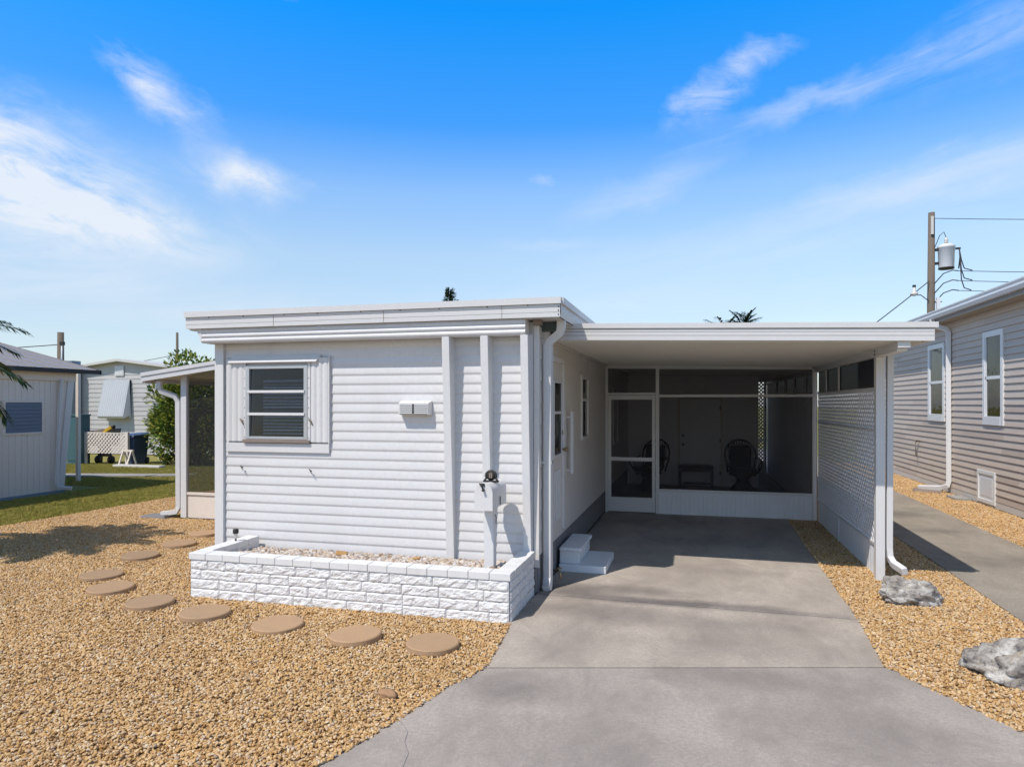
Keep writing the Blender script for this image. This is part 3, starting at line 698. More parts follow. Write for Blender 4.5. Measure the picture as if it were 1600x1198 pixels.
MB().hexa([(PX0 + 0.131, PY0 + 0.131, 0.0), (PX1 - 0.131, PY0 + 0.131, 0.0), (PX1 - 0.131, 6.68, 0.0), (PX0 + 0.131, 6.68, 0.0), (PX0 + 0.131, PY0 + 0.131, 0.325), (PX1 - 0.131, PY0 + 0.131, 0.325), (PX1 - 0.131, 6.68, 0.263), (PX0 + 0.131, 6.68, 0.263)]).build('soil_fill', M['bed'], P_)
pg = MB().sheet([(PX0 + 0.13, PY0 + 0.13, 0.327), (PX1 - 0.13, PY0 + 0.13, 0.327), (PX1 - 0.13, 6.66, 0.266), (PX0 + 0.13, 6.66, 0.266)]).build('planter_gravel', M['whitepebble'])
tag(pg, 'pale pebbles filling the white planter box', None, None, 'stuff')
scatter(pg, M['whitepebble'], 1500, 0.022, (0.0, 0.03), (0.6, 0.6, 0.5), (1.6, 1.3, 1.1), 77)
def chip(name, c, size, rot, mat, label):
    o = MB().box(-size[0], size[0], -size[1], size[1], -size[2], size[2])
    mt = Matrix.Rotation(rot[2], 3, 'Z') @ Matrix.Rotation(rot[0], 3, 'X') @ Matrix.Rotation(rot[1], 3, 'Y')
    o.v = [tuple(mt @ Vector(v) + Vector((0.006 * noise.noise(Vector(v) * 60), 0.004, 0)) + Vector(c)) for v in o.v]
    r = o.build(name, mat, None, c, bevel=0.004)
    return tag(r, label, 'wood chip', 'wood chips on the planter pebbles')
chip('wood_chip', (-3.55, 6.42, 0.335), (0.055, 0.03, 0.012), (0.6, 0.2, 0.3), M['bark'], 'short orange wood chip lying in the middle of the planter')
chip('wood_chip', (-2.75, 6.40, 0.325), (0.09, 0.02, 0.008), (0.2, -0.25, 0.15), M['bark'], 'long flat brown wood chip near the mailbox end of the planter')

def rock(name, c, size, seed, label, rotz=0.0, cat='rock', mat='rock', sub=5, group=None, tilt=0.0):
    bm = bmesh.new(); bmesh.ops.create_icosphere(bm, subdivisions=sub, radius=1.0)
    mt = Matrix.Rotation(rotz, 3, 'Z') @ Matrix.Rotation(tilt, 3, 'Y')
    for v in bm.verts:
        p = v.co.copy()
        q = p * 1.3 + Vector((seed, seed * 1.7, 0))
        ridge = 1 - abs(noise.noise(q * 1.4)) * 2
        dd = 0.28 * noise.noise(q) + 0.16 * ridge + 0.12 * noise.noise(q * 3.1) + 0.09 * (1 - abs(noise.noise(Vector((q.x * 3, q.y * 3, q.z * 9)))) * 2) + 0.04 * noise.noise(q * 12) + 0.05 * noise.cell(q * 2.6)
        p = p * (0.82 + dd)
        p = Vector((math.copysign(abs(p.x) ** 0.85, p.x), p.y, p.z))
        p = mt @ Vector((p.x * size[0], p.y * size[1], p.z * size[2]))
        v.co = p
    me = bpy.data.meshes.new(name); bm.to_mesh(me); bm.free()
    for pl in me.polygons: pl.use_smooth = True
    me.materials.append(M[mat])
    o = bpy.data.objects.new(name, me); COL.objects.link(o); o.location = c
    ORG[o.name] = Vector(c)
    return tag(o, label, cat, group)
rock('rock', (-3.22, 6.36, 0.29), (0.06, 0.04, 0.05), 2.1, 'small round grey stone in the planter pebbles between the wood chips', 0, sub=3)
rock('rock', (2.03, 7.36, 0.03), (0.29, 0.19, 0.165), 5.3, 'jagged limestone rock under the foot of the carport downspout', 0.15, tilt=0.25)
rock('rock', (2.30, 5.50, 0.03), (0.40, 0.27, 0.225), 11.9, 'larger pitted limestone rock in the gravel at the right edge', -0.35, tilt=-0.1)
# solar stake light
S = thing('stake_light', 'thin black solar stake light at the left end of the planter', 'garden light', (-4.92 + 0.17, 6.32, 0.27))
MB().tube([(-4.75, 6.32, 0.25), (-4.75, 6.32, 0.50)], 0.010, 8).build('stake', M['iron'], S)
MB().lathe([(0.012, 0.45), (0.022, 0.50), (0.024, 0.51)], (-4.75, 6.32, 0), 12).build('lens', M['bag'], S)
MB().lathe([(0.030, 0.508), (0.030, 0.545), (0.024, 0.555)], (-4.75, 6.32, 0), 12).build('cap', M['iron'], S)

# ================================================================== MAILBOX
MX = thing('mailbox', 'white rounded mailbox on a square post in the planter with dark ornament on top', 'mailbox', (-1.86, 6.30, 0.27))
xc = -1.88
def arch(xc, zb, w_, h, n=14):
    hw = w_ / 2; r = hw
    pts = [(xc - hw, zb), (xc + hw, zb)]
    for i in range(n + 1):
        a = math.pi * i / n
        pts.append((xc + r * math.cos(a), zb + (h - r) + r * math.sin(a)))
    return pts
MB().profy(arch(xc, 0.915, 0.162, 0.235), 6.06, 6.54, True, False).build('box', M['fascia'], MX, bevel=0.002)
dd_ = MB().profy(arch(xc, 0.908, 0.176, 0.25), 6.035, 6.075, True, False).build('door', M['white'], MX, bevel=0.003)
MB().tube([(xc - 0.035, 6.03, 1.155), (xc - 0.01, 6.01, 1.15), (xc + 0.0, 6.01, 1.12), (xc + 0.005, 6.02, 1.095)], 0.008, 6).lathe([(0.012, -0.03), (0.012, 0.0)], (xc + 0.004, 6.03, 1.10), 8, True, 'y').box(xc - 0.03, xc + 0.012, 6.025, 6.035, 1.135, 1.16).build('latch', M['iron'], dd_)
MB().box(xc + 0.082, xc + 0.087, 6.30, 6.315, 0.93, 1.01).build('flag_slot', M['iron'], MX)
bx('post', M['white'], MX, (-1.94, -1.845, 6.25, 6.345, 0.2, 0.913), 0.005)
MB().tube([(-1.838, 6.26, 0.84), (-1.82, 6.25, 0.82), (-1.822, 6.25, 0.76)], 0.004, 5).build('wire_hook', M['iron'], MX)
orn = MB()
pts = []
for i in range(15):
    a = math.pi * (-0.15 + 1.3 * i / 14)
    pts.append((xc + 0.05 * math.cos(a), 6.28, 1.205 + 0.045 * math.sin(a)))
orn.tube(pts, 0.011, 8)
orn.tube([(xc - 0.075, 6.28, 1.148), (xc - 0.06, 6.28, 1.165), (xc - 0.043, 6.28, 1.19)], 0.010, 6); orn.tube([(xc + 0.075, 6.28, 1.148), (xc + 0.06, 6.28, 1.165), (xc + 0.043, 6.28, 1.19)], 0.010, 6)
orn.box(xc - 0.065, xc + 0.065, 6.255, 6.305, 1.146, 1.160)
for k in range(9):
    a = math.pi * k / 8
    orn.tube([(xc + 0.05 * math.cos(a), 6.28, 1.205 + 0.045 * math.sin(a)), (xc + 0.064 * math.cos(a), 6.28, 1.207 + 0.058 * math.sin(a))], 0.005, 5)
orn.lathe([(0.045, 6.272), (0.045, 6.288)], (xc, 0, 1.205), 20, True, 'y')
oo = orn.build('ornament', M['iron'], MX)
MB().box(xc - 0.016, xc - 0.003, 6.264, 6.271, 1.185, 1.232).box(xc + 0.003, xc + 0.016, 6.264, 6.271, 1.185, 1.232).build('plate', M['drift'], oo)

# ================================================================== STEPS
ST = thing('concrete_steps', 'two white painted concrete steps below the side door', 'steps', (-1.2, 8.05, 0))
MB().box(-1.475, -0.945, 7.60, 8.39, 0.0, 0.085).build('lower_step', M['steppaint'], ST, bevel=0.008)
MB().box(-1.475, -1.25, 7.65, 8.46, 0.086, 0.225).build('upper_step', M['steppaint'], ST, bevel=0.008)
MB().box(-1.475, -1.225, 7.625, 8.485, 0.226, 0.268).build('tread', M['steppaint'], ST, bevel=0.012)

# ================================================================== CARPORT
C_ = thing('carport', 'white attached carport with sloping flat roof, screen room and lattice side wall', 'carport', (0.3, 9.0, 0))
def zr(x): return 2.605 - 0.0255 * (x + 1.5)        # underside of roof
YC = 7.26
RX0, RX1 = -1.47, 2.20
def slab(y0, y1, dz0, dz1, x0=RX0, x1=RX1):
    return MB().hexa([(x0, y0, zr(x0) + dz0), (x1, y0, zr(x1) + dz0), (x1, y1, zr(x1) + dz0), (x0, y1, zr(x0) + dz0), (x0, y0, zr(x0) + dz1), (x1, y0, zr(x1) + dz1), (x1, y1, zr(x1) + dz1), (x0, y1, zr(x0) + dz1)])
slab(YC + 0.03, 20.3, 0.02, 0.12).build('roof', M['fascia'], C_)
# ceiling pans: ribs running across
pans = MB(); y = YC + 0.032
pr = []
while y < 20.2:
    pr += [(y, 0.0), (y + 0.10, 0.0), (y + 0.104, -0.028), (y + 0.146, -0.028), (y + 0.152, 0.0)]
    y += 0.152
vs = []
for x in (RX0 + 0.005, RX1 - 0.07):
    vs += [(x, p[0], zr(x) + p[1]) for p in pr]
k = len(pr)
pans.add(vs, [(i, i + 1, k + i + 1, k + i) for i in range(k - 1)])
pans.build('ceiling', M['pan'], C_)
seam = MB(); y = YC + 0.032
while y < 20.0:
    seam.hexa([(RX0 + 0.01, y + 0.1395, zr(RX0) - 0.0300), (RX1 - 0.08, y + 0.1395, zr(RX1) - 0.0277), (RX1 - 0.08, y + 0.146, zr(RX1) - 0.0277), (RX0 + 0.01, y + 0.146, zr(RX0) - 0.0300),
               (RX0 + 0.01, y + 0.1395, zr(RX0) - 0.027), (RX1 - 0.08, y + 0.1395, zr(RX1) - 0.027), (RX1 - 0.08, y + 0.146, zr(RX1) - 0.027), (RX0 + 0.01, y + 0.146, zr(RX0) - 0.027)])
    seam.hexa([(RX0 + 0.01, y + 0.0985, zr(RX0) - 0.012), (RX1 - 0.08, y + 0.0985, zr(RX1) - 0.012), (RX1 - 0.08, y + 0.102, zr(RX1) - 0.012), (RX0 + 0.01, y + 0.102, zr(RX0) - 0.012),
               (RX0 + 0.01, y + 0.0985, zr(RX0) - 0.001), (RX1 - 0.08, y + 0.0985, zr(RX1) - 0.001), (RX1 - 0.08, y + 0.102, zr(RX1) - 0.001), (RX0 + 0.01, y + 0.102, zr(RX0) - 0.001)])
    y += 0.152
seam.build('pan_seam', M['seamgrey'], C_)
fs_ = MB()
for (a, c, yy) in ((-0.02, 0.028, 0.0), (0.032, 0.066, 0.0), (0.070, 0.092, 0.0), (0.092, 0.106, 0.012), (0.106, 0.158, -0.012)):
    fs_.hexa([(RX0, YC + yy, zr(RX0) + a), (RX1 + (0.03 if a > 0.1 else 0), YC + yy, zr(RX1) + a), (RX1 + (0.03 if a > 0.1 else 0), YC + 0.03, zr(RX1) + a), (RX0, YC + 0.03, zr(RX0) + a),
              (RX0, YC + yy, zr(RX0) + c), (RX1 + (0.03 if a > 0.1 else 0), YC + yy, zr(RX1) + c), (RX1 + (0.03 if a > 0.1 else 0), YC + 0.03, zr(RX1) + c), (RX0, YC + 0.03, zr(RX0) + c)])
fs_.build('fascia', M['fascia'], C_)
gt = MB().profy([(RX1 - 0.06, zr(RX1) - 0.02), (RX1, zr(RX1) - 0.02), (RX1 + 0.02, zr(RX1) + 0.15), (RX1 - 0.06, zr(RX1) + 0.15)], YC + 0.035, 20.3, True)
gt.build('gutter', M['fascia'], C_)
bx('ceiling_seam', M['frame'], C_, (-0.62, -0.585, YC + 0.05, 11.95, zr(-0.6) - 0.012, zr(-0.6) + 0.004), 0)
bx('ceiling_seam', M['frame'], C_, (1.0, 1.03, YC + 0.05, 11.95, zr(1.0) - 0.012, zr(1.0) + 0.004), 0)
# beam and front pillar
XB = 1.95
bx('beam', M['frame'], C_, (1.905, 1.995, YC + 0.10, 20.2, 2.405, zr(XB) - 0.012))
bx('beam_end', M['white'], C_, (1.895, 2.005, YC + 0.03, YC + 0.099, 2.435, zr(XB) - 0.022))
bx('pillar', M['white'], C_, (1.905, 1.995, 8.15, 8.24, -0.03, 2.404), 0.004)
for z in (2.43, 2.465): MB().lathe([(0.008, 0), (0.008, -0.01)], (1.903, 8.19, z), 8, True, 'x').build('bolt', M['iron'], C_)
MB().duct([(2.10, 8.19, zr(2.1) - 0.02), (2.05, 8.19, 2.42), (2.042, 8.19, 0.34), (2.047, 8.18, 0.24), (2.07, 8.12, 0.18), (2.12, 8.02, 0.15), (2.135, 7.96, 0.14)], 0.038, 0.03).build('downspout', M['white'], C_, bevel=0.005)
# lattice side wall
LY0, LY1 = 8.245, 11.93
def lattice(mb, const, a0, a1, z0, z1, pitch, wd, axis):
    th = 0.004
    half = wd / 2 * math.sqrt(2)
    for sgn, dp in ((1, 0.0), (-1, 0.0085)):
        s = (a0 - (z1 - z0)) if sgn > 0 else a0
        e = a1 if sgn > 0 else a1 + (z1 - z0)
        while s < e:
            # centre line a = s + sgn*(z - z0)
            poly = [(s - half, z0), (s + half, z0), (s + half + sgn * (z1 - z0), z1), (s - half + sgn * (z1 - z0), z1)]
            # clip in a
            def clip(pl, lim, keep_less):
                out = []
                for i in range(len(pl)):
                    p, q = pl[i], pl[(i + 1) % len(pl)]
                    ip = (p[0] <= lim) == keep_less or p[0] == lim; iq = (q[0] <= lim) == keep_less or q[0] == lim
                    if ip: out.append(p)
                    if ip != iq:
                        t = (lim - p[0]) / (q[0] - p[0]); out.append((lim, p[1] + t * (q[1] - p[1])))
                return out
            poly = clip(poly, a1, True)
            if len(poly) >= 3: poly = clip(poly, a0, False)
            if len(poly) >= 3:
                n = len(poly)
                if axis == 'y': vs = [(const + dp, p[0], p[1]) for p in poly] + [(const + dp + th, p[0], p[1]) for p in poly]
                else: vs = [(p[0], const + dp, p[1]) for p in poly] + [(p[0], const + dp + th, p[1]) for p in poly]
                mb.add(vs, [tuple(range(n - 1, -1, -1)), tuple(range(n, 2 * n))] + [(i, (i + 1) % n, n + (i + 1) % n, n + i) for i in range(n)])
            s += pitch
l1 = MB(); lattice(l1, 1.938, LY0, LY1, 0.36, 1.60, 0.10, 0.037, 'y'); l1.build('lattice_panel', M['kick'], C_)
l2 = MB(); lattice(l2, 1.938, LY0, LY1, 1.612, 2.05, 0.10, 0.037, 'y'); l2.build('lattice_panel', M['kick'], C_)
for (a, c) in ((2.05, 2.075), (1.598, 1.614), (0.335, 0.362)): bx('lattice_rail', M['frame'], C_, (1.93, 1.965, LY0, LY1, a, c), 0)
for yy in (10.28, 11.2): bx('mullion', M['frame'], C_, (1.93, 1.97, yy, yy + 0.045, 2.075, 2.404), 0)
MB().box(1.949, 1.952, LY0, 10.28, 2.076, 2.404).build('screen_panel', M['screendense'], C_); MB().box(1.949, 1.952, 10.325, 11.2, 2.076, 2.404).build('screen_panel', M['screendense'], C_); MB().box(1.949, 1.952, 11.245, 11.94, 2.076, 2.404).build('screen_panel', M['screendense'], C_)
def ribs(mb, a0, a1, base, pitch, amp):
    pr = []; a = a0
    while a < a1 - 1e-4:
        b_ = min(a + pitch, a1)
        pr += [(a, base), (a + (b_ - a) * 0.72, base), (a + (b_ - a) * 0.80, base - amp), (a + (b_ - a) * 0.92, base - amp)]
        a = b_
    pr.append((a1, base))
    return pr
kp = MB().profz([(p[1], p[0]) for p in ribs(None, LY0, LY1, 1.945, 0.075, -0.007)], -0.03, 0.335)
kp.build('kick_panel', M['kick'], C_)
bx('kick_trim', M['frame'], C_, (1.925, 1.94, 10.25, 10.30, -0.02, 0.335), 0)
bx('kick_trim', M['frame'], C_, (1.925, 1.94, 8.246, 8.28, -0.02, 0.335), 0)
# screen room front at Y=12
SY0, SY1 = 12.0, 12.05
def bar(x0, x1, z0, z1, nm='rail'): return bx(nm, M['frame'], C_, (x0, x1, SY0, SY1, z0, z1), 0.003)
bar(-1.50, -1.455, 0.0, 2.555, 'stud'); bar(-0.635, -0.575, 0.0, 2.50, 'stud'); bar(1.868, 1.93, -0.02, 2.46, 'stud')
MB().hexa([(-1.455, SY0, 2.51), (1.868, SY0, 2.45), (1.868, SY1, 2.45), (-1.455, SY1, 2.51), (-1.455, SY0, zr(-1.45) - 0.003), (1.868, SY0, zr(1.868) - 0.003), (1.868, SY1, zr(1.868) - 0.003), (-1.455, SY1, zr(-1.45) - 0.003)]).build('header', M['frame'], C_)
bar(-0.575, 1.868, 2.005, 2.05); bar(-0.575, 1.868, 0.385, 0.43); bar(-1.455, -0.635, 2.045, 2.085)
kp2 = MB().profx([(12.02, 0.0), (12.02, 0.385)], -0.575, 1.868)
pr2 = ribs(None, -0.575, 1.868, 12.022, 0.075, 0.006)
MB().profz(pr2, -0.01, 0.385).build('kick_panel', M['kick'], C_)
def scr(x0, x1, z0, z1, mt='screen'): return MB().sheet([(x0, 12.028, z0), (x1, 12.028, z0), (x1, 12.028, z1), (x0, 12.028, z1)])
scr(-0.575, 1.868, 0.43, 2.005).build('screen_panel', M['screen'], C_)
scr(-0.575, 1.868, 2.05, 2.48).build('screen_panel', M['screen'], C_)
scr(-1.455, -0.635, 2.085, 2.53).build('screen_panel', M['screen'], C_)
sd = MB().box(-1.45, -1.395, 11.985, 12.02, 0.02, 2.04).box(-0.695, -0.64, 11.985, 12.02, 0.02, 2.04).box(-1.395, -0.695, 11.985, 12.02, 1.965, 2.04).box(-1.395, -0.695, 11.985, 12.02, 0.02, 0.27).box(-1.395, -0.695, 11.983, 12.02, 0.90, 0.965)
sdo = sd.build('screen_door', M['frame'], C_, bevel=0.003)
for (a, c) in ((0.27, 0.90), (0.965, 1.965)): MB().sheet([(-1.395, 12.005, a), (-0.695, 12.005, a), (-0.695, 12.005, c), (-1.395, 12.005, c)]).build('screen_panel', M['screen'], sdo)
MB().box(-0.69, -0.655, 11.965, 11.985, 1.0, 1.08).tube([(-0.672, 11.965, 1.04), (-0.672, 11.94, 1.04), (-0.70, 11.935, 1.04)], 0.007, 6).build('handle', M['alu'], sdo)
# screen room side wall, solid below, screened above
sw = MB().profz([(p[1], p[0]) for p in ribs(None, 12.06, 20.0, 1.95, 0.3, -0.01)], -0.03, 2.05); sw.build('side_panel', M['kick'], C_)
bx('rail', M['frame'], C_, (1.93, 1.97, 12.06, 20.0, 2.05, 2.09), 0)
for yy in (13.2, 14.6, 16.0, 17.6): bx('mullion', M['frame'], C_, (1.93, 1.97, yy, yy + 0.05, 2.09, 2.404), 0)
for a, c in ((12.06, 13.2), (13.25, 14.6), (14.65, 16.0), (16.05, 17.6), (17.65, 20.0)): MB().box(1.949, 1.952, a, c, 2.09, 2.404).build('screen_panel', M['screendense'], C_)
l3 = MB(); lattice(l3, 19.9, 1.43, 1.90, 0.3, 2.1, 0.10, 0.036, 'x'); l3.build('lattice_panel', M['kick'], C_)
l4 = MB(); lattice(l4, 19.9, 1.43, 1.90, 2.12, 2.5, 0.10, 0.036, 'x'); l4.build('lattice_panel', M['kick'], C_)
bx('rail', M['frame'], C_, (1.43, 1.92, 19.88, 19.93, 1.2, 1.23), 0); bx('kick_panel', M['kick'], C_, (1.43, 1.92, 19.88, 19.9, 0.0, 0.3), 0); bx('stud', M['frame'], C_, (1.87, 1.93, 19.86, 19.94, 0.0, 2.5), 0)

# utility room closing the back
U = thing('utility_room', 'white utility room wall with plain door at the back of the screen room', 'shed', (0, 16.5, 0))
uw = MB(); pr = []
z = 0.0
while z < 2.6:
    pr += [(16.388, z), (16.398, min(z + 0.11, 2.6))]; z += 0.11
uw.profx(pr, -1.5, -0.36); uw.profx(pr, 0.64, 1.42); 
uw.profx([(16.398, 2.03), (16.398, 2.6)], -0.36, 0.64)
uw.box(-1.5, 1.42, 16.41, 16.5, 0, 2.6); uw.box(1.36, 1.42, 16.5, 20, 0, 2.6)
uw.build('wall', M['roomwall'], U)
ud = bx('door', M['kick'], U, (-0.31, 0.59, 16.375, 16.405, 0.01, 1.99))
MB().box(-0.36, -0.31, 16.365, 16.408, 0, 2.03).box(0.59, 0.64, 16.365, 16.408, 0, 2.03).box(-0.31, 0.59, 16.365, 16.408, 1.99, 2.03).build('door_frame', M['sidewall'], ud)
MB().lathe([(0.012, 0), (0.012, -0.03), (0.03, -0.045), (0.03, -0.065), (0.012, -0.08)], (-0.24, 16.375, 0.95), 14, True, 'y').build('door_knob', M['brass'], ud)
MB().lathe([(0.028, 0), (0.025, -0.02)], (-0.24, 16.375, 1.15), 14, True, 'y').build('deadbolt', M['brass'], ud)
for z in (0.25, 1.0, 1.75): bx('hinge', M['iron'], ud, (0.575, 0.595, 16.36, 16.376, z, z + 0.1), 0)

# furniture behind the screen
def make_chair(label, loc, rz, g_):
    t = thing('rattan_chair', label, 'chair', (0, 0, 0), g_)
    hoop = MB(); pts = []
    for i in range(25):
        a = math.pi * (-0.12 + 1.24 * i / 24)
        zz = 0.76 + 0.34 * math.sin(a); xx = 0.33 * math.cos(a)
        pts.append((xx, 0.30 + 0.10 * max(0, math.sin(a)), zz))
    pts = [(0.27, 0.22, 0.40)] + pts + [(-0.27, 0.22, 0.40)]
    hoop.tube(pts, 0.018, 8)
    hoop.build('back_hoop', M['rattan'], t)
    for k in range(9):
        u = -0.8 + 0.2 * k
        xx = 0.29 * u; zt = 0.76 + 0.34 * math.sqrt(max(0, 1 - (xx / 0.33) ** 2))
        MB().tube([(xx * 0.8, 0.26, 0.42), (xx, 0.33, 0.75), (xx, 0.30 + 0.10 * (zt - 0.76) / 0.34, zt)], 0.009, 6).build('spindle', M['rattan'], t)
    cb = MB().hexa([(-0.23, 0.19, 0.46), (0.23, 0.19, 0.46), (0.23, 0.29, 0.46), (-0.23, 0.29, 0.46), (-0.22, 0.27, 0.98), (0.22, 0.27, 0.98), (0.22, 0.35, 0.98), (-0.22, 0.35, 0.98)])
    cb.build('back_cushion', M['cushion'], t, bevel=0.03)
    MB().box(-0.25, 0.25, -0.27, 0.2, 0.42, 0.52).build('seat_cushion', M['cushion'], t, bevel=0.03)
    MB().lathe([(0.27, 0.36), (0.29, 0.38), (0.29, 0.41), (0.27, 0.42)], (0, -0.02, 0), 20).build('seat', M['rattan'], t)
    for s in (-1, 1):
        pa = []
        for i in range(13):
            a = 2 * math.pi * i / 12
            pa.append((s * (0.33 + 0.035 * math.cos(a)), -0.16 + 0.10 * math.sin(a) , 0.58 + 0.085 * math.cos(a)))
        am = MB().tube(pa, 0.014, 6, caps=False)
        am.tube([(s * 0.335, 0.30, 0.74), (s * 0.36, 0.05, 0.68), (s * 0.36, -0.16, 0.66)], 0.016, 6)
        am.tube([(s * 0.27, -0.12, 0.40), (s * 0.33, -0.16, 0.50)], 0.014, 6)
        am.build('armrest', M['rattan'], t)
    MB().lathe([(0.30, 0.0), (0.30, 0.03), (0.16, 0.18), (0.13, 0.26), (0.20, 0.355)], (0, 0, 0), 20).build('swivel_base', M['rattan'], t)
    t.location = loc; t.rotation_euler = (0, 0, rz)
    return t
make_chair('dark round-back rattan chair with cushion, right of the low table', (1.02, 15.45, 0), 0.12, 'rattan chairs in the screen room')
make_chair('dark round-back rattan chair half behind the screen door, left of the low table', (-0.95, 15.25, 0), -0.45, 'rattan chairs in the screen room')
T_ = thing('side_table', 'low dark wooden table between the two rattan chairs', 'table', (0.05, 15.65, 0))
bx('tabletop', M['darkwood'], T_, (-0.33, 0.42, 15.45, 15.9, 0.49, 0.53), 0.006)
MB().box(-0.30, 0.39, 15.48, 15.50, 0.40, 0.489).box(-0.30, 0.39, 15.85, 15.87, 0.40, 0.489).build('apron', M['darkwood'], T_)
bx('shelf', M['darkwood'], T_, (-0.27, 0.36, 15.50, 15.85, 0.12, 0.14), 0)
for xx in (-0.32, 0.36):
    for yy in (15.46, 15.84): bx('leg', M['darkwood'], T_, (xx, xx + 0.05, yy, yy + 0.05, 0.0, 0.489), 0.004)

# ================================================================== LEFT SCREEN PORCH
PO = thing('screen_porch', 'narrow white screened porch on the left side of the mobile home', 'porch', (-6.8, 11, 0))
def zp(x): return 2.545 + 0.205 * (x + 7.5) if x < -7.5 else 2.545 + 0.17 * (x + 7.5)
PYF, PYB = 9.6, 15.5
pf = MB()
xa, xb = -8.88, -5.21
for (dz0, dz1, y0, y1) in ((0.0, 0.085, 9.38, 9.41), (0.085, 0.145, 9.365, 9.41)):
    pf.hexa([(xa, y0, 2.26 + dz0), (xb, y0, 2.94 - 0.02 + dz0 - 0.2), (xb, y1, 2.94 - 0.02 + dz0 - 0.2), (xa, y1, 2.26 + dz0), (xa, y0, 2.26 + dz1), (xb, y0, 2.72 + dz1), (xb, y1, 2.72 + dz1), (xa, y1, 2.26 + dz1)])
pf.v = [(v[0], v[1], v[2]) for v in pf.v]
pf.build('fascia', M['fascia'], PO)
MB().hexa([(xa, 9.41, 2.30), (xb, 9.41, 2.76), (xb, PYB + 0.2, 2.76), (xa, PYB + 0.2, 2.30), (xa, 9.41, 2.40), (xb, 9.41, 2.86), (xb, PYB + 0.2, 2.86), (xa, PYB + 0.2, 2.40)]).build('roof', M['fascia'], PO)
MB().profy([(xa - 0.02, 2.24), (xa + 0.05, 2.24), (xa + 0.05, 2.36), (xa - 0.04, 2.38)], 9.41, PYB + 0.2, True).build('gutter', M['fascia'], PO)
bx('post', M['white'], PO, (-8.26, -8.15, 9.57, 9.64, 0.0, 2.36), 0.004)
bx('post', M['white'], PO, (-7.52, -7.46, 9.57, 9.64, 0.0, 2.49), 0.004)
bx('post', M['white'], PO, (-8.26, -8.18, PYB - 0.08, PYB, 0.0, 2.34), 0.004)
bx('post', M['white'], PO, (-8.26, -8.18, 12.4, 12.46, 0.0, 2.34), 0.004)
bx('post', M['white'], PO, (-7.25, -7.18, PYB - 0.08, PYB, 0.0, 2.5), 0.004)
MB().box(-8.15, -7.52, 9.58, 9.63, 0.385, 0.425).box(-8.15, -7.52, 9.6, 9.63, 0.0, 0.385).build('kick_panel', M['plank'], PO)
MB().box(-7.46, -5.2, 9.6, 9.63, 0.0, 0.425).build('kick_panel', M['plank'], PO)
MB().box(-8.25, -8.2, 9.64, PYB - 0.08, 0.0, 0.12).box(-8.18, -5.2, PYB - 0.05, PYB, 0.0, 0.12).build('curb', M['plank'], PO)
MB().box(-8.18, -5.2, 9.64, PYB, -0.02, 0.02).build('floor', M['conc_walk'], PO)
MB().sheet([(-8.15, 9.605, 0.425), (-7.52, 9.605, 0.425), (-7.52, 9.605, 2.47), (-8.15, 9.605, 2.36)]).build('screen_panel', M['screenlight'], PO)
MB().sheet([(-8.22, 9.64, 0.12), (-8.22, PYB - .08, 0.12), (-8.22, PYB - .08, 2.33), (-8.22, 9.64, 2.33)]).build('screen_panel', M['screenlight'], PO)
MB().sheet([(-8.18, PYB - .03, 0.12), (-5.2, PYB - .03, 0.12), (-5.2, PYB - .03, 2.75), (-8.18, PYB - .03, 2.37)]).build('screen_panel', M['screenlight'], PO)
MB().duct([(-8.62, 9.50, 2.27), (-8.62, 9.50, 2.17), (-8.60, 9.52, 2.10), (-8.38, 9.58, 2.02), (-8.33, 9.6, 1.93), (-8.32, 9.60, 0.17), (-8.35, 9.58, 0.09), (-8.62, 9.55, 0.05)], 0.04, 0.032).build('downspout', M['white'], PO, bevel=0.005)
tag(MB().hexa([(-8.95, 9.42, -0.01), (-8.45, 9.42, -0.01), (-8.45, 9.72, -0.01), (-8.95, 9.72, -0.01), (-8.93, 9.44, 0.025), (-8.47, 9.44, 0.045), (-8.47, 9.70, 0.045), (-8.93, 9.70, 0.025)]).build('splash_block', M['block'], None, (-8.7, 9.57, 0), bevel=0.006), 'flat grey splash block under the porch downspout', 'splash block')
TB = thing('porch_table', 'small white table edge showing inside the screened porch', 'table', (-7.35, 9.95, 0))
MB().lathe([(0.26, 0.71), (0.27, 0.72), (0.27, 0.735), (0.26, 0.745)], (-7.34, 9.95, 0), 24).build('tabletop', M['bag'], TB)
MB().tube([(-7.34, 9.95, 0.02), (-7.34, 9.95, 0.71)], 0.03, 10).lathe([(0.18, 0.02), (0.16, 0.04)], (-7.34, 9.95, 0), 16).build('pedestal', M['bag'], TB)

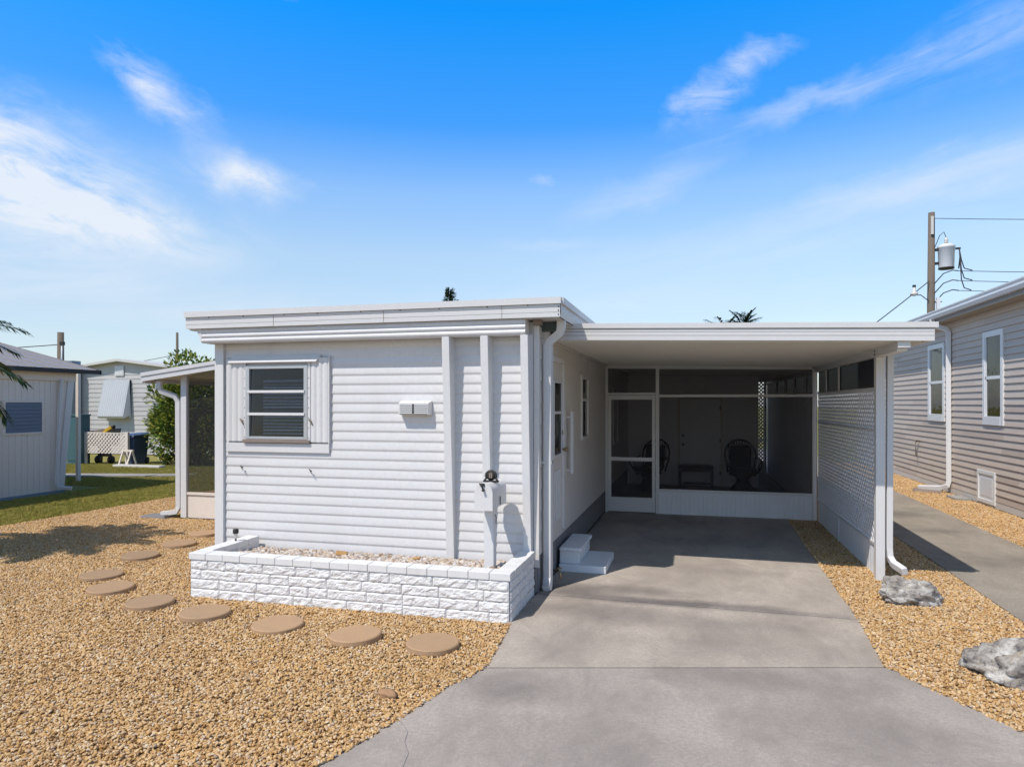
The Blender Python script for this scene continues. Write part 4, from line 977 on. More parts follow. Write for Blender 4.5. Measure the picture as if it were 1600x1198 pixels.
# ================================================================== STEPPING STONES
stones = [(-1.98, 5.02, 'round tan stepping stone closest to the driveway'), (-2.66, 5.04, 'second round tan stepping stone from the driveway, below the planter'),
          (-3.44, 5.13, 'third tan stepping stone from the driveway, before the middle of the planter'), (-4.25, 5.23, 'fourth tan stepping stone, below the left part of the planter'),
          (-4.98, 5.37, 'thick tan stepping stone just left of the planter corner'), (-5.75, 5.68, 'tan stepping stone at the lower edge of the palm shadow'),
          (-6.31, 6.11, 'tan stepping stone half covered by the palm shadow'), (-6.62, 6.99, 'tan stepping stone in the dark tip of the palm shadow'),
          (-6.67, 7.71, 'tan stepping stone beyond the palm shadow, left of the planter'), (-6.85, 8.42, 'tan stepping stone farthest from the driveway, before the porch')]
for i, (x, y, lb) in enumerate(stones):
    r = 0.213 + random.uniform(-0.005, 0.005); zt = 0.035 if i not in (2, 6) else 0.026
    m = MB().lathe([(r * 0.97, -0.02), (r, -0.005), (r, zt - 0.008), (r - 0.008, zt)], (x, y, 0), 48, False)
    o = m.build('stepping_stone', M['tanpaver'], None, (x, y, 0)); tag(o, lb, 'stepping stone', 'round stepping stones curving through the gravel')
    o.rotation_euler = (random.uniform(-0.02, 0.02), random.uniform(-0.02, 0.02), 0)
rock('cover_stone', (-1.93, 4.10, 0.005), (0.07, 0.045, 0.03), 3.3, 'small flat rust tan stone lying alone in the gravel near the driveway', 0, 'stone', 'redpaver', 3)

# ================================================================== BEIGE HOUSE (right)
B = thing('beige_house', 'tall beige vinyl-sided house beside the carport', 'house', (7.5, 16, 0))
XN = 5.30
wl = MB()
def lapn(y0, y1, z0, z1):
    k0 = math.floor(z0 / 0.125); z = z0; pr = []
    while z < z1 - 1e-4:
        zt = min((math.floor(z / 0.125 + 1e-6) + 1) * 0.125, z1)
        t0 = (z / 0.125) % 1.0
        if t0 > 0.999: t0 = 0
        t1 = 1.0 if abs((zt / 0.125) % 1.0) < 1e-3 or abs((zt / 0.125) % 1.0 - 1) < 1e-3 else (zt / 0.125) % 1.0
        pr += [(XN - 0.021 * (1 - t0), z), (XN - 0.021 * (1 - t1) , zt)]
        z = zt
    wl.profy(pr, y0, y1)
WN = [(16.80, 17.86, 1.50, 3.23), (13.86, 14.74, 1.50, 3.23)]
lapn(8.0, 13.86, 0.125, 3.62); lapn(13.86, 14.74, 0.125, 1.50); lapn(13.86, 14.74, 3.23, 3.62); lapn(14.74, 16.80, 0.125, 3.62); lapn(16.8, 17.86, 0.125, 1.5); lapn(16.8, 17.86, 3.23, 3.62); lapn(17.86, 25, 0.125, 3.62)
wl.box(5.31, 5.33, 8, 25, 0.1, 0.3); wl.box(5.30, 11, 7.98, 8.0, 0.1, 3.62); wl.box(5.3, 11, 25, 25.02, 0.1, 3.62)
wl.build('wall', M['beige'], B, fixn=False)
bx('base_trim', M['bag'], B, (5.285, 5.31, 8.0, 25, 0.0, 0.124), 0)
for (y0, y1, z0, z1) in WN:
    f = MB()
    f.box(5.262, 5.31, y0, y0 + 0.10, z0, z1); f.box(5.262, 5.31, y1 - 0.10, y1, z0, z1); f.box(5.262, 5.31, y0 + 0.10, y1 - 0.10, z1 - 0.11, z1); f.box(5.256, 5.31, y0 + 0.10, y1 - 0.10, z0, z0 + 0.16)
    f.box(5.275, 5.31, y0 + 0.10, y1 - 0.10, 2.34, 2.40); f.box(5.275, 5.31, y0 + 0.10, y0 + 0.14, z0 + 0.16, z1 - 0.11); f.box(5.275, 5.31, y1 - 0.14, y1 - 0.10, z0 + 0.16, z1 - 0.11)
    wo = f.build('window', M['frame'], B, bevel=0.004)
    MB().box(5.292, 5.298, y0 + 0.14, y1 - 0.14, z0 + 0.16, 2.34).build('pane', M['darkglass'], wo)
    MB().box(5.286, 5.292, y0 + 0.14, y1 - 0.14, 2.40, z1 - 0.11).build('pane', M['darkglass'], wo)
    bb = MB(); z = z0 + 0.17
    while z < z1 - 0.13:
        bb.box(5.325, 5.335, y0 + 0.14, y1 - 0.14, z, z + 0.028); z += 0.045
    bb.build('blind', M['blind'], wo)
    MB().box(5.34, 5.35, y0, y1, z0, z1).build('backing', M['dark'], wo)
bx('soffit', M['soffit'], B, (5.02, 5.32, 7.8, 25.2, 3.62, 3.64), 0)
MB().profy([(5.30, 3.641), (5.02, 3.641), (5.02, 3.86), (8.2, 4.6), (11.3, 3.86), (11.3, 3.641)], 7.8, 25.2, True).build('roof', M['shingle'], B)
MB().profy([(5.018, 3.70), (4.94, 3.70), (4.91, 3.76), (4.915, 3.80), (4.90, 3.835), (4.90, 3.855), (5.018, 3.855)], 7.8, 25.2, True).build('gutter', M['grey'], B)
MB().duct([(4.96, 16.55, 3.71), (4.97, 16.55, 3.64), (5.06, 16.52, 3.54), (5.20, 16.45, 3.48), (5.235, 16.43, 3.40), (5.24, 16.42, 0.24), (5.22, 16.42, 0.15), (5.12, 16.52, 0.09), (4.85, 16.75, 0.06), (4.78, 16.82, 0.055)], 0.048, 0.036).build('downspout', M['frame'], B, bevel=0.006)
av = MB().box(5.262, 5.30, 14.20, 14.27, 0.04, 0.64).box(5.262, 5.30, 14.93, 15.0, 0.04, 0.64).box(5.262, 5.30, 14.27, 14.93, 0.57, 0.64).box(5.262, 5.30, 14.27, 14.93, 0.04, 0.11)
avo = av.build('access_hatch', M['frame'], B, bevel=0.004)
MB().box(5.275, 5.30, 14.33, 14.87, 0.16, 0.52).build('hatch_panel', M['grey'], avo, bevel=0.006)
MB().box(5.28, 5.31, 14.27, 14.93, 0.11, 0.57).build('hatch_backing', M['frame'], avo)
MB().tube([(5.30, 18.55, 0.98), (5.22, 18.55, 0.98), (5.20, 18.55, 0.92), (5.21, 18.52, 0.62)], 0.014, 8).lathe([(0.05, 0), (0.05, 0.01)], (5.22, 18.55, 1.0), 10, True, 'z').build('hose_bib', M['drift'], B)
tag(MB().hexa([(4.60, 16.55, -0.01), (5.1, 16.35, -0.01), (5.2, 16.65, -0.01), (4.7, 16.95, -0.01), (4.62, 16.57, 0.03), (5.1, 16.37, 0.04), (5.19, 16.64, 0.04), (4.7, 16.92, 0.03)]).build('splash_block', M['drift'], None, (4.9, 16.65, 0), bevel=0.005), 'brown splash block below the downspout of the beige house', 'splash block')
tag(MB().box(4.98, 5.26, 15.25, 15.75, -0.02, 0.035).build('paver', M['path'], None, (5.1, 15.5, 0), bevel=0.006), 'pale concrete paver in the gravel against the beige house', 'paver')

# ================================================================== WHITE HOUSE (left)
W = thing('white_house', 'off-white panelled house with dark-edged metal roof behind the palm', 'house', (-16, 9, 0))
XL = -13.1
wp = MB(); 
for k in range(0, 60):
    y0 = 4.0 + k * 0.13; y1 = min(y0 + 0.122, 11.66)
    if y0 > 11.6: break
    top1 = 11.70
    wp.box(XL - 0.03, XL, y0, y1, 0.05, 2.38)
wp.box(XL - 0.05, XL - 0.006, 4.0, 11.66, 0.05, 2.38)
wp.hexa([(XL - 0.05, 11.66, 0.05), (XL + 0.002, 11.66, 0.05), (XL + 0.002, 11.68, 0.05), (XL - 0.05, 11.68, 0.05), (XL - 0.05, 11.66, 2.38), (XL + 0.002, 11.66, 2.38), (XL + 0.002, 11.93, 2.38), (XL - 0.05, 11.93, 2.38)])
wp.hexa([(-19, 11.64, 0.05), (XL - 0.05, 11.64, 0.05), (XL - 0.05, 11.66, 0.05), (-19, 11.66, 0.05), (-19, 11.90, 2.6), (XL - 0.05, 11.90, 2.6), (XL - 0.05, 11.92, 2.6), (-19, 11.92, 2.6)])
wp.build('wall', M['plank'], W)
bx('frieze', M['plank'], W, (XL - 0.02, XL + 0.05, 4.0, 11.98, 2.38, 2.56))
MB().hexa([(XL, 11.55, 0.05), (XL + 0.03, 11.55, 0.05), (XL + 0.03, 11.70, 0.05), (XL, 11.70, 0.05), (XL, 11.80, 2.38), (XL + 0.03, 11.80, 2.38), (XL + 0.03, 11.95, 2.38), (XL, 11.95, 2.38)]).build('corner_board', M['fascia'], W)
MB().duct([(XL + 0.07, 11.60, 2.40), (XL + 0.06, 11.58, 2.2), (XL + 0.06, 11.50, 0.2), (XL + 0.08, 11.52, 0.12), (XL + 0.25, 11.7, 0.08)], 0.03, 0.025).build('downspout', M['fascia'], W)
bx('base_trim', M['bluegrey'], W, (XL - 0.04, XL + 0.03, 4.0, 11.72, -0.03, 0.049))
MB().hexa([(XL + 0.20, 3.8, 2.57), (XL + 0.20, 12.42, 2.57), (-16.6, 12.42, 3.45), (-16.6, 3.8, 3.45), (XL + 0.20, 3.8, 2.62), (XL + 0.20, 12.42, 2.62), (-16.6, 12.42, 3.52), (-16.6, 3.8, 3.52)]).build('roof', M['metalroof'], W)
rs_ = MB()
for k in range(24):
    y = 3.85 + k * 0.37
    if y > 12.40: break
    rs_.hexa([(XL + 0.19, y, 2.621), (XL + 0.19, y + 0.03, 2.621), (-16.6, y + 0.03, 3.521), (-16.6, y, 3.521), (XL + 0.19, y, 2.645), (XL + 0.19, y + 0.03, 2.645), (-16.6, y + 0.03, 3.545), (-16.6, y, 3.545)])
rs_.build('roof_rib', M['metalroof'], W)
MB().hexa([(-16.6, 3.8, 3.45), (-16.6, 12.42, 3.45), (-20, 12.42, 2.57), (-20, 3.8, 2.57), (-16.6, 3.8, 3.52), (-16.6, 12.42, 3.52), (-20, 12.42, 2.62), (-20, 3.8, 2.62)]).build('roof', M['metalroof'], W)
bx('drip_edge', M['darktrim'], W, (XL + 0.201, XL + 0.24, 3.8, 12.46, 2.545, 2.635))
MB().hexa([(XL + 0.24, 12.42, 2.55), (XL + 0.24, 12.45, 2.55), (-16.6, 12.45, 3.43), (-16.6, 12.42, 3.43), (XL + 0.24, 12.42, 2.63), (XL + 0.24, 12.45, 2.63), (-16.6, 12.45, 3.53), (-16.6, 12.42, 3.53)]).build('drip_edge', M['darktrim'], W)
jw = MB().box(XL, XL + 0.03, 10.36, 10.41, 1.27, 1.96).box(XL, XL + 0.03, 11.19, 11.24, 1.27, 1.96).box(XL, XL + 0.03, 10.41, 11.19, 1.92, 1.96).box(XL, XL + 0.03, 10.41, 11.19, 1.27, 1.31).build('window', M['plank'], W)
jl = MB()
for k in range(8):
    z = 1.315 + k * 0.075
    jl.hexa([(XL + 0.024, 10.41, z), (XL + 0.028, 10.41, z), (XL + 0.028, 11.19, z), (XL + 0.024, 11.19, z), (XL + 0.006, 10.41, z + 0.08), (XL + 0.010, 10.41, z + 0.08), (XL + 0.010, 11.19, z + 0.08), (XL + 0.006, 11.19, z + 0.08)])
jl.build('pane', M['louver'], jw)
bx('post', M['plank'], W, (-14.62, -14.54, 13.4, 13.48, -0.03, 2.62)); 

# ================================================================== PALE GREY HOUSE (far left)
G = thing('grey_house', 'pale grey gabled mobile home with shuttered window, far left behind the shrub', 'house', (-20, 22, 0))
gw = MB(); YG = 21.0; z = 0.6; pr = []
while z < 3.02:
    pr += [(YG - 0.016, z), (YG, min(z + 0.17, 3.02))]; z += 0.17
gw.profx(pr, -24.5, -17.0); gw.box(-24.5, -17.0, YG + 0.002, YG + 0.05, 0.0, 3.02)
gw.box(-17.03, -17.0, YG + 0.05, 30, 0, 3.02)
gw.build('wall', M['greylap'], G)
MB().add([(-24.5, YG - 0.004, 3.021), (-17.0, YG - 0.004, 3.021), (-20.75, YG - 0.004, 3.46), (-24.5, YG + 0.04, 3.021), (-17.0, YG + 0.04, 3.021), (-20.75, YG + 0.04, 3.46)], [(0, 1, 2), (5, 4, 3), (0, 3, 4, 1), (1, 4, 5, 2), (2, 5, 3, 0)]).build('gable', M['greylap'], G)
MB().profy([(-24.9, 2.98), (-20.75, 3.47), (-16.7, 2.98), (-16.7, 3.06), (-20.75, 3.56), (-24.9, 3.06)], YG - 0.25, 30, True).build('roof', M['bag'], G)
gv = bx('gable_vent', M['frame'], G, (-21.02, -20.62, YG - 0.05, YG - 0.018, 2.93, 3.30), 0)
for k in range(6): MB().box(-20.99, -20.65, YG - 0.058, YG - 0.051, 2.96 + k * 0.055, 2.985 + k * 0.055).build('slat', M['grey'], gv)
MB().box(-21.45, -20.3, YG - 0.08, YG - 0.02, 1.35, 2.78).build('window', M['frame'], G)
aw = MB(); prr = []
nr = 12
for i in range(nr * 4 + 1):
    t = i / (nr * 4)
    prr.append((-21.48 + 1.18 * t, 0.02 * math.sin(2 * math.pi * nr * t)))
vs = [(p[0], YG - 0.10 - p[1], 2.76) for p in prr] + [(p[0] - 0.04, YG - 0.36 - p[1], 1.42) for p in prr] + [(p[0] - 0.04, YG - 0.30 - p[1], 1.34) for p in prr]
k = len(prr)
aw.add(vs, [(i, i + 1, k + i + 1, k + i) for i in range(k - 1)] + [(k + i, k + i + 1, 2 * k + i + 1, 2 * k + i) for i in range(k - 1)])
aw.add([(-20.30, YG - 0.02, 2.76), (-20.30, YG - 0.1, 2.76), (-20.34, YG - 0.36, 1.42), (-20.34, YG - 0.30, 1.34), (-20.3, YG - 0.02, 1.5)], [(0, 1, 2, 3, 4)])
aw.build('shutter_awning', M['awning'], G, fixn=False)
bx('mast', M['bluegrey'], G, (-23.0, -22.55, YG - 0.5, YG - 0.1, 0.0, 3.5), 0)
# yard things in front of it
TC = thing('cabinet', 'narrow teal cabinet beyond the corner of the white house', 'cabinet', (-18.75, 17.4, 0))
bx('body', M['teal'], TC, (-19.1, -18.62, 17.2, 17.6, -0.03, 1.50)); bx('lid', M['teal'], TC, (-19.12, -18.6, 17.17, 17.62, 1.501, 1.55)); bx('door', M['teal'], TC, (-19.06, -18.66, 17.185, 17.199, 0.1, 1.45))
LF = thing('lattice_fence', 'low white lattice fence in front of the pale grey house', 'fence', (-17.9, 17.4, 0))
lf = MB(); lattice(lf, 17.4, -18.6, -17.0, 0.33, 0.97, 0.13, 0.045, 'x'); lf.build('lattice_panel', M['plank'], LF)
MB().box(-18.62, -18.55, 17.38, 17.44, -0.03, 1.0).build('post', M['plank'], LF); MB().box(-17.03, -16.93, 17.36, 17.44, -0.03, 1.0).build('post', M['plank'], LF)
MB().hexa([(-18.55, 17.40, 0.97), (-17.0, 17.40, 0.95), (-17.0, 17.43, 0.95), (-18.55, 17.43, 0.97), (-18.55, 17.40, 1.0), (-17.0, 17.40, 0.98), (-17.0, 17.43, 0.98), (-18.55, 17.43, 1.0)]).build('rail', M['plank'], LF)
bn = MB()
def bin_(label, x, y, mt, h):
    t = thing('wheelie_bin', label, 'bin', (x, y, -0.03), 'bins beside the lattice fence')
    q = 0.62
    MB().hexa([(x - 0.22*q, y - 0.24, -0.02), (x + 0.22*q, y - 0.24, -0.02), (x + 0.22*q, y + 0.24, -0.02), (x - 0.22*q, y + 0.24, -0.02), (x - 0.28*q, y - 0.3, h), (x + 0.28*q, y - 0.3, h), (x + 0.28*q, y + 0.3, h), (x - 0.28*q, y + 0.3, h)]).build('body', M[mt], t, bevel=0.02)
    MB().hexa([(x - 0.30*q, y - 0.34, h + 0.002), (x + 0.30*q, y - 0.34, h + 0.002), (x + 0.30*q, y + 0.33, h + 0.002), (x - 0.30*q, y + 0.33, h + 0.002), (x - 0.27*q, y - 0.3, h + 0.07), (x + 0.27*q, y - 0.3, h + 0.07), (x + 0.27*q, y + 0.3, h + 0.09), (x - 0.27*q, y + 0.3, h + 0.09)]).build('lid', M[mt], t, bevel=0.015)
    for s in (-0.12, 0.12): MB().lathe([(0.09, -0.03), (0.09, 0.03)], (x + s, y + 0.26, 0.07), 14, True, 'x').build('wheel', M['iron'], t)
bin_('bright blue wheelie bin behind the end of the lattice fence', -17.36, 18.2, 'blue', 0.86)
bin_('dark navy wheelie bin between the blue bin and the shrub', -17.0, 17.8, 'navy', 0.84)
YT = thing('yellow_tool', 'yellow plastic yard tool leaning over the lattice fence', 'tool', (-17.85, 17.6, 0))
MB().duct([(-18.0, 17.48, 0.90), (-17.85, 17.5, 1.06), (-17.66, 17.5, 1.16)], 0.05, 0.05).build('body', M['yellow'], YT, bevel=0.01)
MB().lathe([(0.05, 0), (0.06, 0.08)], (-17.66, 17.5, 1.16), 10, True, 'x').build('nozzle', M['iron'], YT); MB().tube([(-18.0, 17.48, 0.9), (-18.05, 17.5, 0.0)], 0.018, 6).build('shaft', M['iron'], YT)
JK = thing('lawn_cart', 'small pinkish yard cart with dark fittings behind the lattice fence', 'cart', (-18.3, 17.75, 0))
MB().hexa([(-18.6, 17.6, 0.55), (-17.9, 17.6, 0.55), (-17.9, 18.0, 0.55), (-18.6, 18.0, 0.55), (-18.65, 17.55, 1.02), (-17.85, 17.55, 1.10), (-17.85, 18.05, 1.10), (-18.65, 18.05, 1.02)]).build('tray', M['drift'], JK)
for s in (-18.5, -18.0): MB().lathe([(0.13, -0.03), (0.13, 0.03)], (s, 17.8, 0.10), 16, True, 'x').build('wheel', M['iron'], JK)
MB().box(-18.5, -18.0, 17.77, 17.83, 0.2, 0.55).build('axle_frame', M['iron'], JK)
HB = thing('sawhorse', 'pale folding sawhorse standing before the navy bin', 'sawhorse', (-16.75, 17.2, 0))
MB().box(-16.95, -16.55, 17.15, 17.22, 0.42, 0.48).build('top', M['plank'], HB)
for s in (-16.9, -16.6):
    for q in (-0.2, 0.2): MB().duct([(s, 17.18 + q, -0.03), (s, 17.18 + q * 0.1, 0.44)], 0.02, 0.02).build('leg', M['plank'], HB)
SR = MB().box(-16.9, -15.2, 16.75, 17.0, -0.03, 0.06).build('kerb_stone', M['bag'], None, (-16, 16.9, 0), bevel=0.02); tag(SR, 'pale edging kerb lying at the foot of the round shrub', 'edging')

# ================================================================== PLANTS
def leaf_quad(mb, c, d, up, L, Wd):
    d = d.normalized(); s = d.cross(up)
    if s.length < 1e-3: s = Vector((1, 0, 0))
    s.normalize()
    a = c; b_ = c + d * L * 0.5 + s * Wd * 0.5; e = c + d * L; f = c + d * L * 0.5 - s * Wd * 0.5
    mb.add([a, b_, e, f], [(0, 1, 2, 3)])
def shrub(name, label, c, rx, ry, rz, n, leaf, mat, cat='shrub', seed=1):
    rr = random.Random(seed)
    t = thing(name, label, cat, (c[0], c[1], 0))
    st = MB()
    for k in range(9):
        a = rr.uniform(0, 6.28); q = rr.uniform(0.2, 0.75)
        st.tube([(c[0] + 0.15 * math.cos(a), c[1] + 0.15 * math.sin(a), -0.05), (c[0] + rx * q * 0.5 * math.cos(a), c[1] + ry * q * 0.5 * math.sin(a), c[2] * 0.7), (c[0] + rx * q * math.cos(a), c[1] + ry * q * math.sin(a), c[2] + rz * 0.5)], [0.05, 0.03, 0.012], 6)
    st.build('trunk', M['stem'], t)
    lobes = []
    for k in range(80):
        v = Vector((rr.gauss(0, 1), rr.gauss(0, 1), rr.gauss(0, 1))).normalized()
        q = rr.uniform(0.3, 0.95)
        lobes.append((Vector((c[0] + v.x * rx * q, c[1] + v.y * ry * q, max(0.2, c[2] + v.z * rz * q))), rr.uniform(0.28, 0.52)))
    m = MB()
    for i in range(n):
        lc, lr = rr.choice(lobes)
        v = Vector((rr.gauss(0, 1), rr.gauss(0, 1), rr.gauss(0, 1))).normalized()
        p = lc + v * lr * rr.uniform(0.55, 1.05)
        if p.z < 0.05: continue
        out = (p - Vector(c)).normalized() * 0.6 + v * 0.6 + Vector((rr.uniform(-.6, .6), rr.uniform(-.6, .6), rr.uniform(-0.2, 0.7)))
        up = Vector((rr.uniform(-.6, .6), rr.uniform(-.6, .6), 1))
        leaf_quad(m, p, out, up, leaf * rr.uniform(0.7, 1.3), leaf * rr.uniform(0.45, 0.7))
    m.build('crown', M[mat], t, fixn=False)
    return t
shrub('round_shrub', 'tall dense round-leaved green shrub beyond the screened porch', (-15.3, 18.4, 1.6), 1.8, 1.4, 1.62, 30000, 0.13, 'shrubleaf', 'shrub', 4)

def frond(mb, base, dirv, L, droop, nl, ll, rr, wd=0.014):
    d = Vector(dirv).normalized(); h = Vector((d.x, d.y, 0)).normalized() if Vector((d.x, d.y, 0)).length > 1e-3 else Vector((1, 0, 0))
    side = Vector((-h.y, h.x, 0))
    pts = []; p = Vector(base); ang = math.asin(max(-1, min(1, d.z)))
    n = 14
    for i in range(n + 1):
        pts.append(p.copy())
        a = ang - droop * (i / n) ** 1.3
        p = p + (h * math.cos(a) + Vector((0, 0, 1)) * math.sin(a)) * (L / n)
    mb.tube(pts, [0.012 * (1 - 0.8 * i / n) for i in range(n + 1)], 4)
    for k in range(nl):
        t = 0.16 + 0.84 * k / (nl - 1)
        f = t * n; i = min(n - 1, int(f)); q = pts[i].lerp(pts[i + 1], f - i); tg = (pts[i + 1] - pts[i]).normalized()
        for s in (-1, 1):
            l = ll * (0.45 + 0.55 * math.sin(math.pi * min(1, t * 0.85 + 0.12))) * rr.uniform(0.85, 1.1)
            dd = (tg * (0.55 + 0.5 * t) + side * s * 0.9 + Vector((0, 0, rr.uniform(-0.30, 0.15)))).normalized()
            mid = q + dd * l * 0.5; tip = q + dd * l + Vector((0, 0, -0.22 * l))
            up = Vector((0, 0, 1)); w2 = dd.cross(up).normalized() * wd
            mb.add([q - w2 * 0.5, q + w2 * 0.5, mid + w2, mid - w2], [(0, 1, 2, 3)])
            mb.add([mid - w2, mid + w2, tip], [(0, 1, 2)])
def palm(name, label, base, h, nf, L, nl, ll, mats, seed, wd=0.014, lean=(0, 0), up0=(-0.35, 1.2), droopr=(0.9, 1.7), trunk_r=0.07):
    rr = random.Random(seed)
    t = thing(name, label, 'palm tree', base)
    top = Vector((base[0] + lean[0], base[1] + lean[1], base[2] + h))
    tr = MB(); pts = []; rad = []
    for i in range(24):
        q = i / 23
        pts.append(Vector(base).lerp(top, q)); rad.append(trunk_r * (1.25 - 0.35 * q) * (1 + 0.08 * (i % 2)))
    tr.tube(pts, rad, 10); tr.build('trunk', M['trunk'], t)
    m = MB()
    for k in range(nf):
        a = k * 2.399 + rr.uniform(-0.2, 0.2); e = up0[0] + (up0[1] - up0[0]) * ((k + 0.5) / nf) + rr.uniform(-0.1, 0.1)
        frond(m, top + Vector((0, 0, 0.02)), (math.cos(a) * math.cos(e), math.sin(a) * math.cos(e), math.sin(e)), L * rr.uniform(0.85, 1.1), rr.uniform(*droopr), nl, ll, rr, wd)
    m.build('crown', M[mats[0]], t, fixn=False)
    if len(mats) > 1:
        m = MB()
        for k in range(5):
            a = -0.9 + k * 0.45 + rr.uniform(-0.2, 0.2)
            frond(m, top + Vector((0, 0, -0.06)), (math.cos(a) * 0.8, math.sin(a) * 0.8, -0.45), L * 0.95, 0.9, nl, ll * 0.9, rr, wd)
        m.build('old_fronds', M[mats[1]], t, fixn=False)
    return t
palm('pygmy_palm', 'small feathery palm whose fronds reach in at the left edge', (-9.34, 6.12, -0.02), 2.35, 38, 1.38, 36, 0.31, ('palmleaf', 'palmold'), 3)
palm('fan_palm', 'distant palm top over the carport roof, left of the pair', (1.5, 36, 0), 5.35, 22, 1.15, 14, 0.5, ('farleaf',), 5, 0.035, up0=(0.0, 1.3), droopr=(0.5, 1.2), trunk_r=0.14)
palm('fan_palm', 'distant palm top over the carport roof, right and taller of the pair', (2.45, 36.5, 0), 5.65, 22, 1.05, 14, 0.45, ('farleaf',), 9, 0.035, up0=(0.0, 1.4), droopr=(0.4, 1.1), trunk_r=0.14)
# tree top over the mobile home roof
rr = random.Random(12)
PT = thing('pine_tree', 'dark tree top peeking over the mobile home roof', 'tree', (-13.2, 36, 0))
MB().tube([(-13.2, 36, -0.1), (-13.2, 36, 4), (-13.2, 36, 8.0)], [0.2, 0.15, 0.03], 8).build('trunk', M['stem'], PT)
m = MB()
for k in range(2600):
    z = rr.uniform(3.4, 8.25); R_ = 0.16 + (8.25 - z) * 0.36
    a = rr.uniform(0, 6.28); q = math.sqrt(rr.random()) * R_ * (0.6 + 0.5 * math.sin(a * 3 + z * 4))
    p = Vector((-13.2 + q * math.cos(a), 36 + q * math.sin(a), z))
    leaf_quad(m, p, Vector((math.cos(a), math.sin(a), rr.uniform(-0.2, 0.9))), Vector((rr.uniform(-1, 1), rr.uniform(-1, 1), 1)), rr.uniform(0.12, 0.26), rr.uniform(0.05, 0.10))
m.build('crown', M['farleaf'], PT, fixn=False)

# ================================================================== UTILITY POLES AND WIRES
UP = thing('utility_pole', 'weathered wooden utility pole with transformer behind the beige house', 'utility pole', (7.62, 25, 0))
# stands behind the beige house's far corner
MB().tube([(7.62, 25.6, -0.1), (7.66, 25.6, 8.25)], [0.15, 0.10], 12).build('shaft', M['pole'], UP)
tf_ = MB().lathe([(0.215, 6.36), (0.225, 6.38), (0.245, 7.02), (0.26, 7.03), (0.26, 7.10), (0.18, 7.16), (0.05, 7.19)], (8.08, 25.55, 0), 24).build('transformer', M['grey'], UP)
MB().lathe([(0.05, 7.19), (0.07, 7.22), (0.04, 7.25), (0.07, 7.28), (0.04, 7.31), (0.05, 7.36), (0.02, 7.38)], (8.06, 25.5, 0), 10).build('bushing', M['bag'], tf_)
MB().lathe([(0.23, 6.34), (0.23, 6.39)], (8.08, 25.55, 0), 24).build('rim', M['iron'], tf_)
MB().box(7.75, 7.86, 25.5, 25.6, 6.5, 6.58).box(7.75, 7.86, 25.5, 25.6, 6.95, 7.03).build('bracket', M['iron'], UP)
MB().box(8.28, 8.42, 25.3, 25.36, 6.93, 6.99).tube([(8.38, 25.3, 6.95), (8.40, 25.3, 6.7), (8.36, 25.3, 6.3)], 0.02, 5).build('terminal', M['iron'], tf_)
cables = MB()
cables.tube([(7.72, 25.5, 7.05), (7.86, 25.45, 7.45), (7.98, 25.45, 7.55), (8.06, 25.5, 7.38)], 0.012, 5)
for (zz, x1) in ((6.22, 8.75), (5.9, 8.75), (5.58, 8.72)):
    cables.tube([(8.38, 25.3, 6.92), (8.44, 25.3, zz + 0.35), (8.52, 25.3, zz + 0.08), (x1, 25.3, zz)], 0.018, 5)
    cables.tube([(7.72, 25.5, zz - 0.35), (7.95, 25.4, zz - 0.05), (8.2, 25.35, zz + 0.04), (8.36, 25.3, zz)], 0.018, 5)
cables.tube([(7.55, 25.5, 5.3), (7.3, 25.45, 5.5), (7.0, 25.4, 5.5)], 0.016, 5)
cables.build('jumper_cable', M['wire'], UP)
MB().lathe([(0.10, -0.06), (0.10, 0.0)], (7.84, 25.5, 5.3), 10).box(7.76, 7.86, 25.4, 25.5, 4.7, 5.4).build('meter_box', M['grey'], UP)
MB().box(7.6, 7.68, 25.44, 25.47, 7.5, 8.1).build('number_plate', M['bag'], UP)
def wire(label, p, q, sag, r=0.011):
    pts = []
    for i in range(17):
        t = i / 16
        v = Vector(p).lerp(Vector(q), t); v.z -= sag * 4 * t * (1 - t); pts.append(v)
    o = MB().tube(pts, r, 5).build('power_line', M['wire'], None, pts[0])
    return tag(o, label, 'wire')
wire('topmost wire running right from the transformer pole', (7.70, 25.5, 8.03), (30, 27, 8.0), 0.4)
wire('upper of the three low wires right of the transformer', (8.36, 25.3, 6.22), (30, 27, 6.5), 0.4)
wire('middle of the three low wires right of the transformer', (8.36, 25.3, 5.9), (30, 27, 6.1), 0.4)
wire('lowest of the three low wires right of the transformer', (8.36, 25.3, 5.58), (30, 27, 5.75), 0.4)
wire('slanting service wire from the transformer pole down to the carport roof', (7.55, 25.5, 5.95), (3.0, 20.5, 2.7), 0.05, 0.016)
IN = thing('wire_clamp', 'small white insulator clamp on the slanting service wire', 'insulator', (6.92, 24.8, 5.5))
MB().lathe([(0.03, 5.38), (0.12, 5.42), (0.12, 5.47), (0.05, 5.55), (0.04, 5.68)], (6.92, 24.8, 0), 12).build('insulator', M['bag'], IN); MB().lathe([(0.06, 5.68), (0.05, 5.74)], (6.92, 24.8, 0), 8).build('clamp', M['iron'], IN)
UB = thing('utility_pole', 'short dark pole stub behind the white metal-roofed house', 'utility pole', (-27, 24, 0))
MB().tube([(-27, 24, -0.1), (-27, 24, 5.03)], [0.16, 0.13], 12).build('shaft', M['pole'], UB); MB().tube([(-26.85, 23.9, 3.0), (-26.82, 23.9, 4.5)], 0.03, 6).build('conduit', M['grey'], UB); MB().box(-26.9, -26.7, 23.85, 23.95, 4.45, 4.6).build('bracket', M['iron'], UB)
wire('wire running left from the short pole stub', (-26.9, 24, 4.5), (-48, 24.5, 4.9), 0.3, 0.02)
UC = thing('utility_pole', 'thin distant pole behind the shrub and pale grey house', 'utility pole', (-52.2, 60, 0))
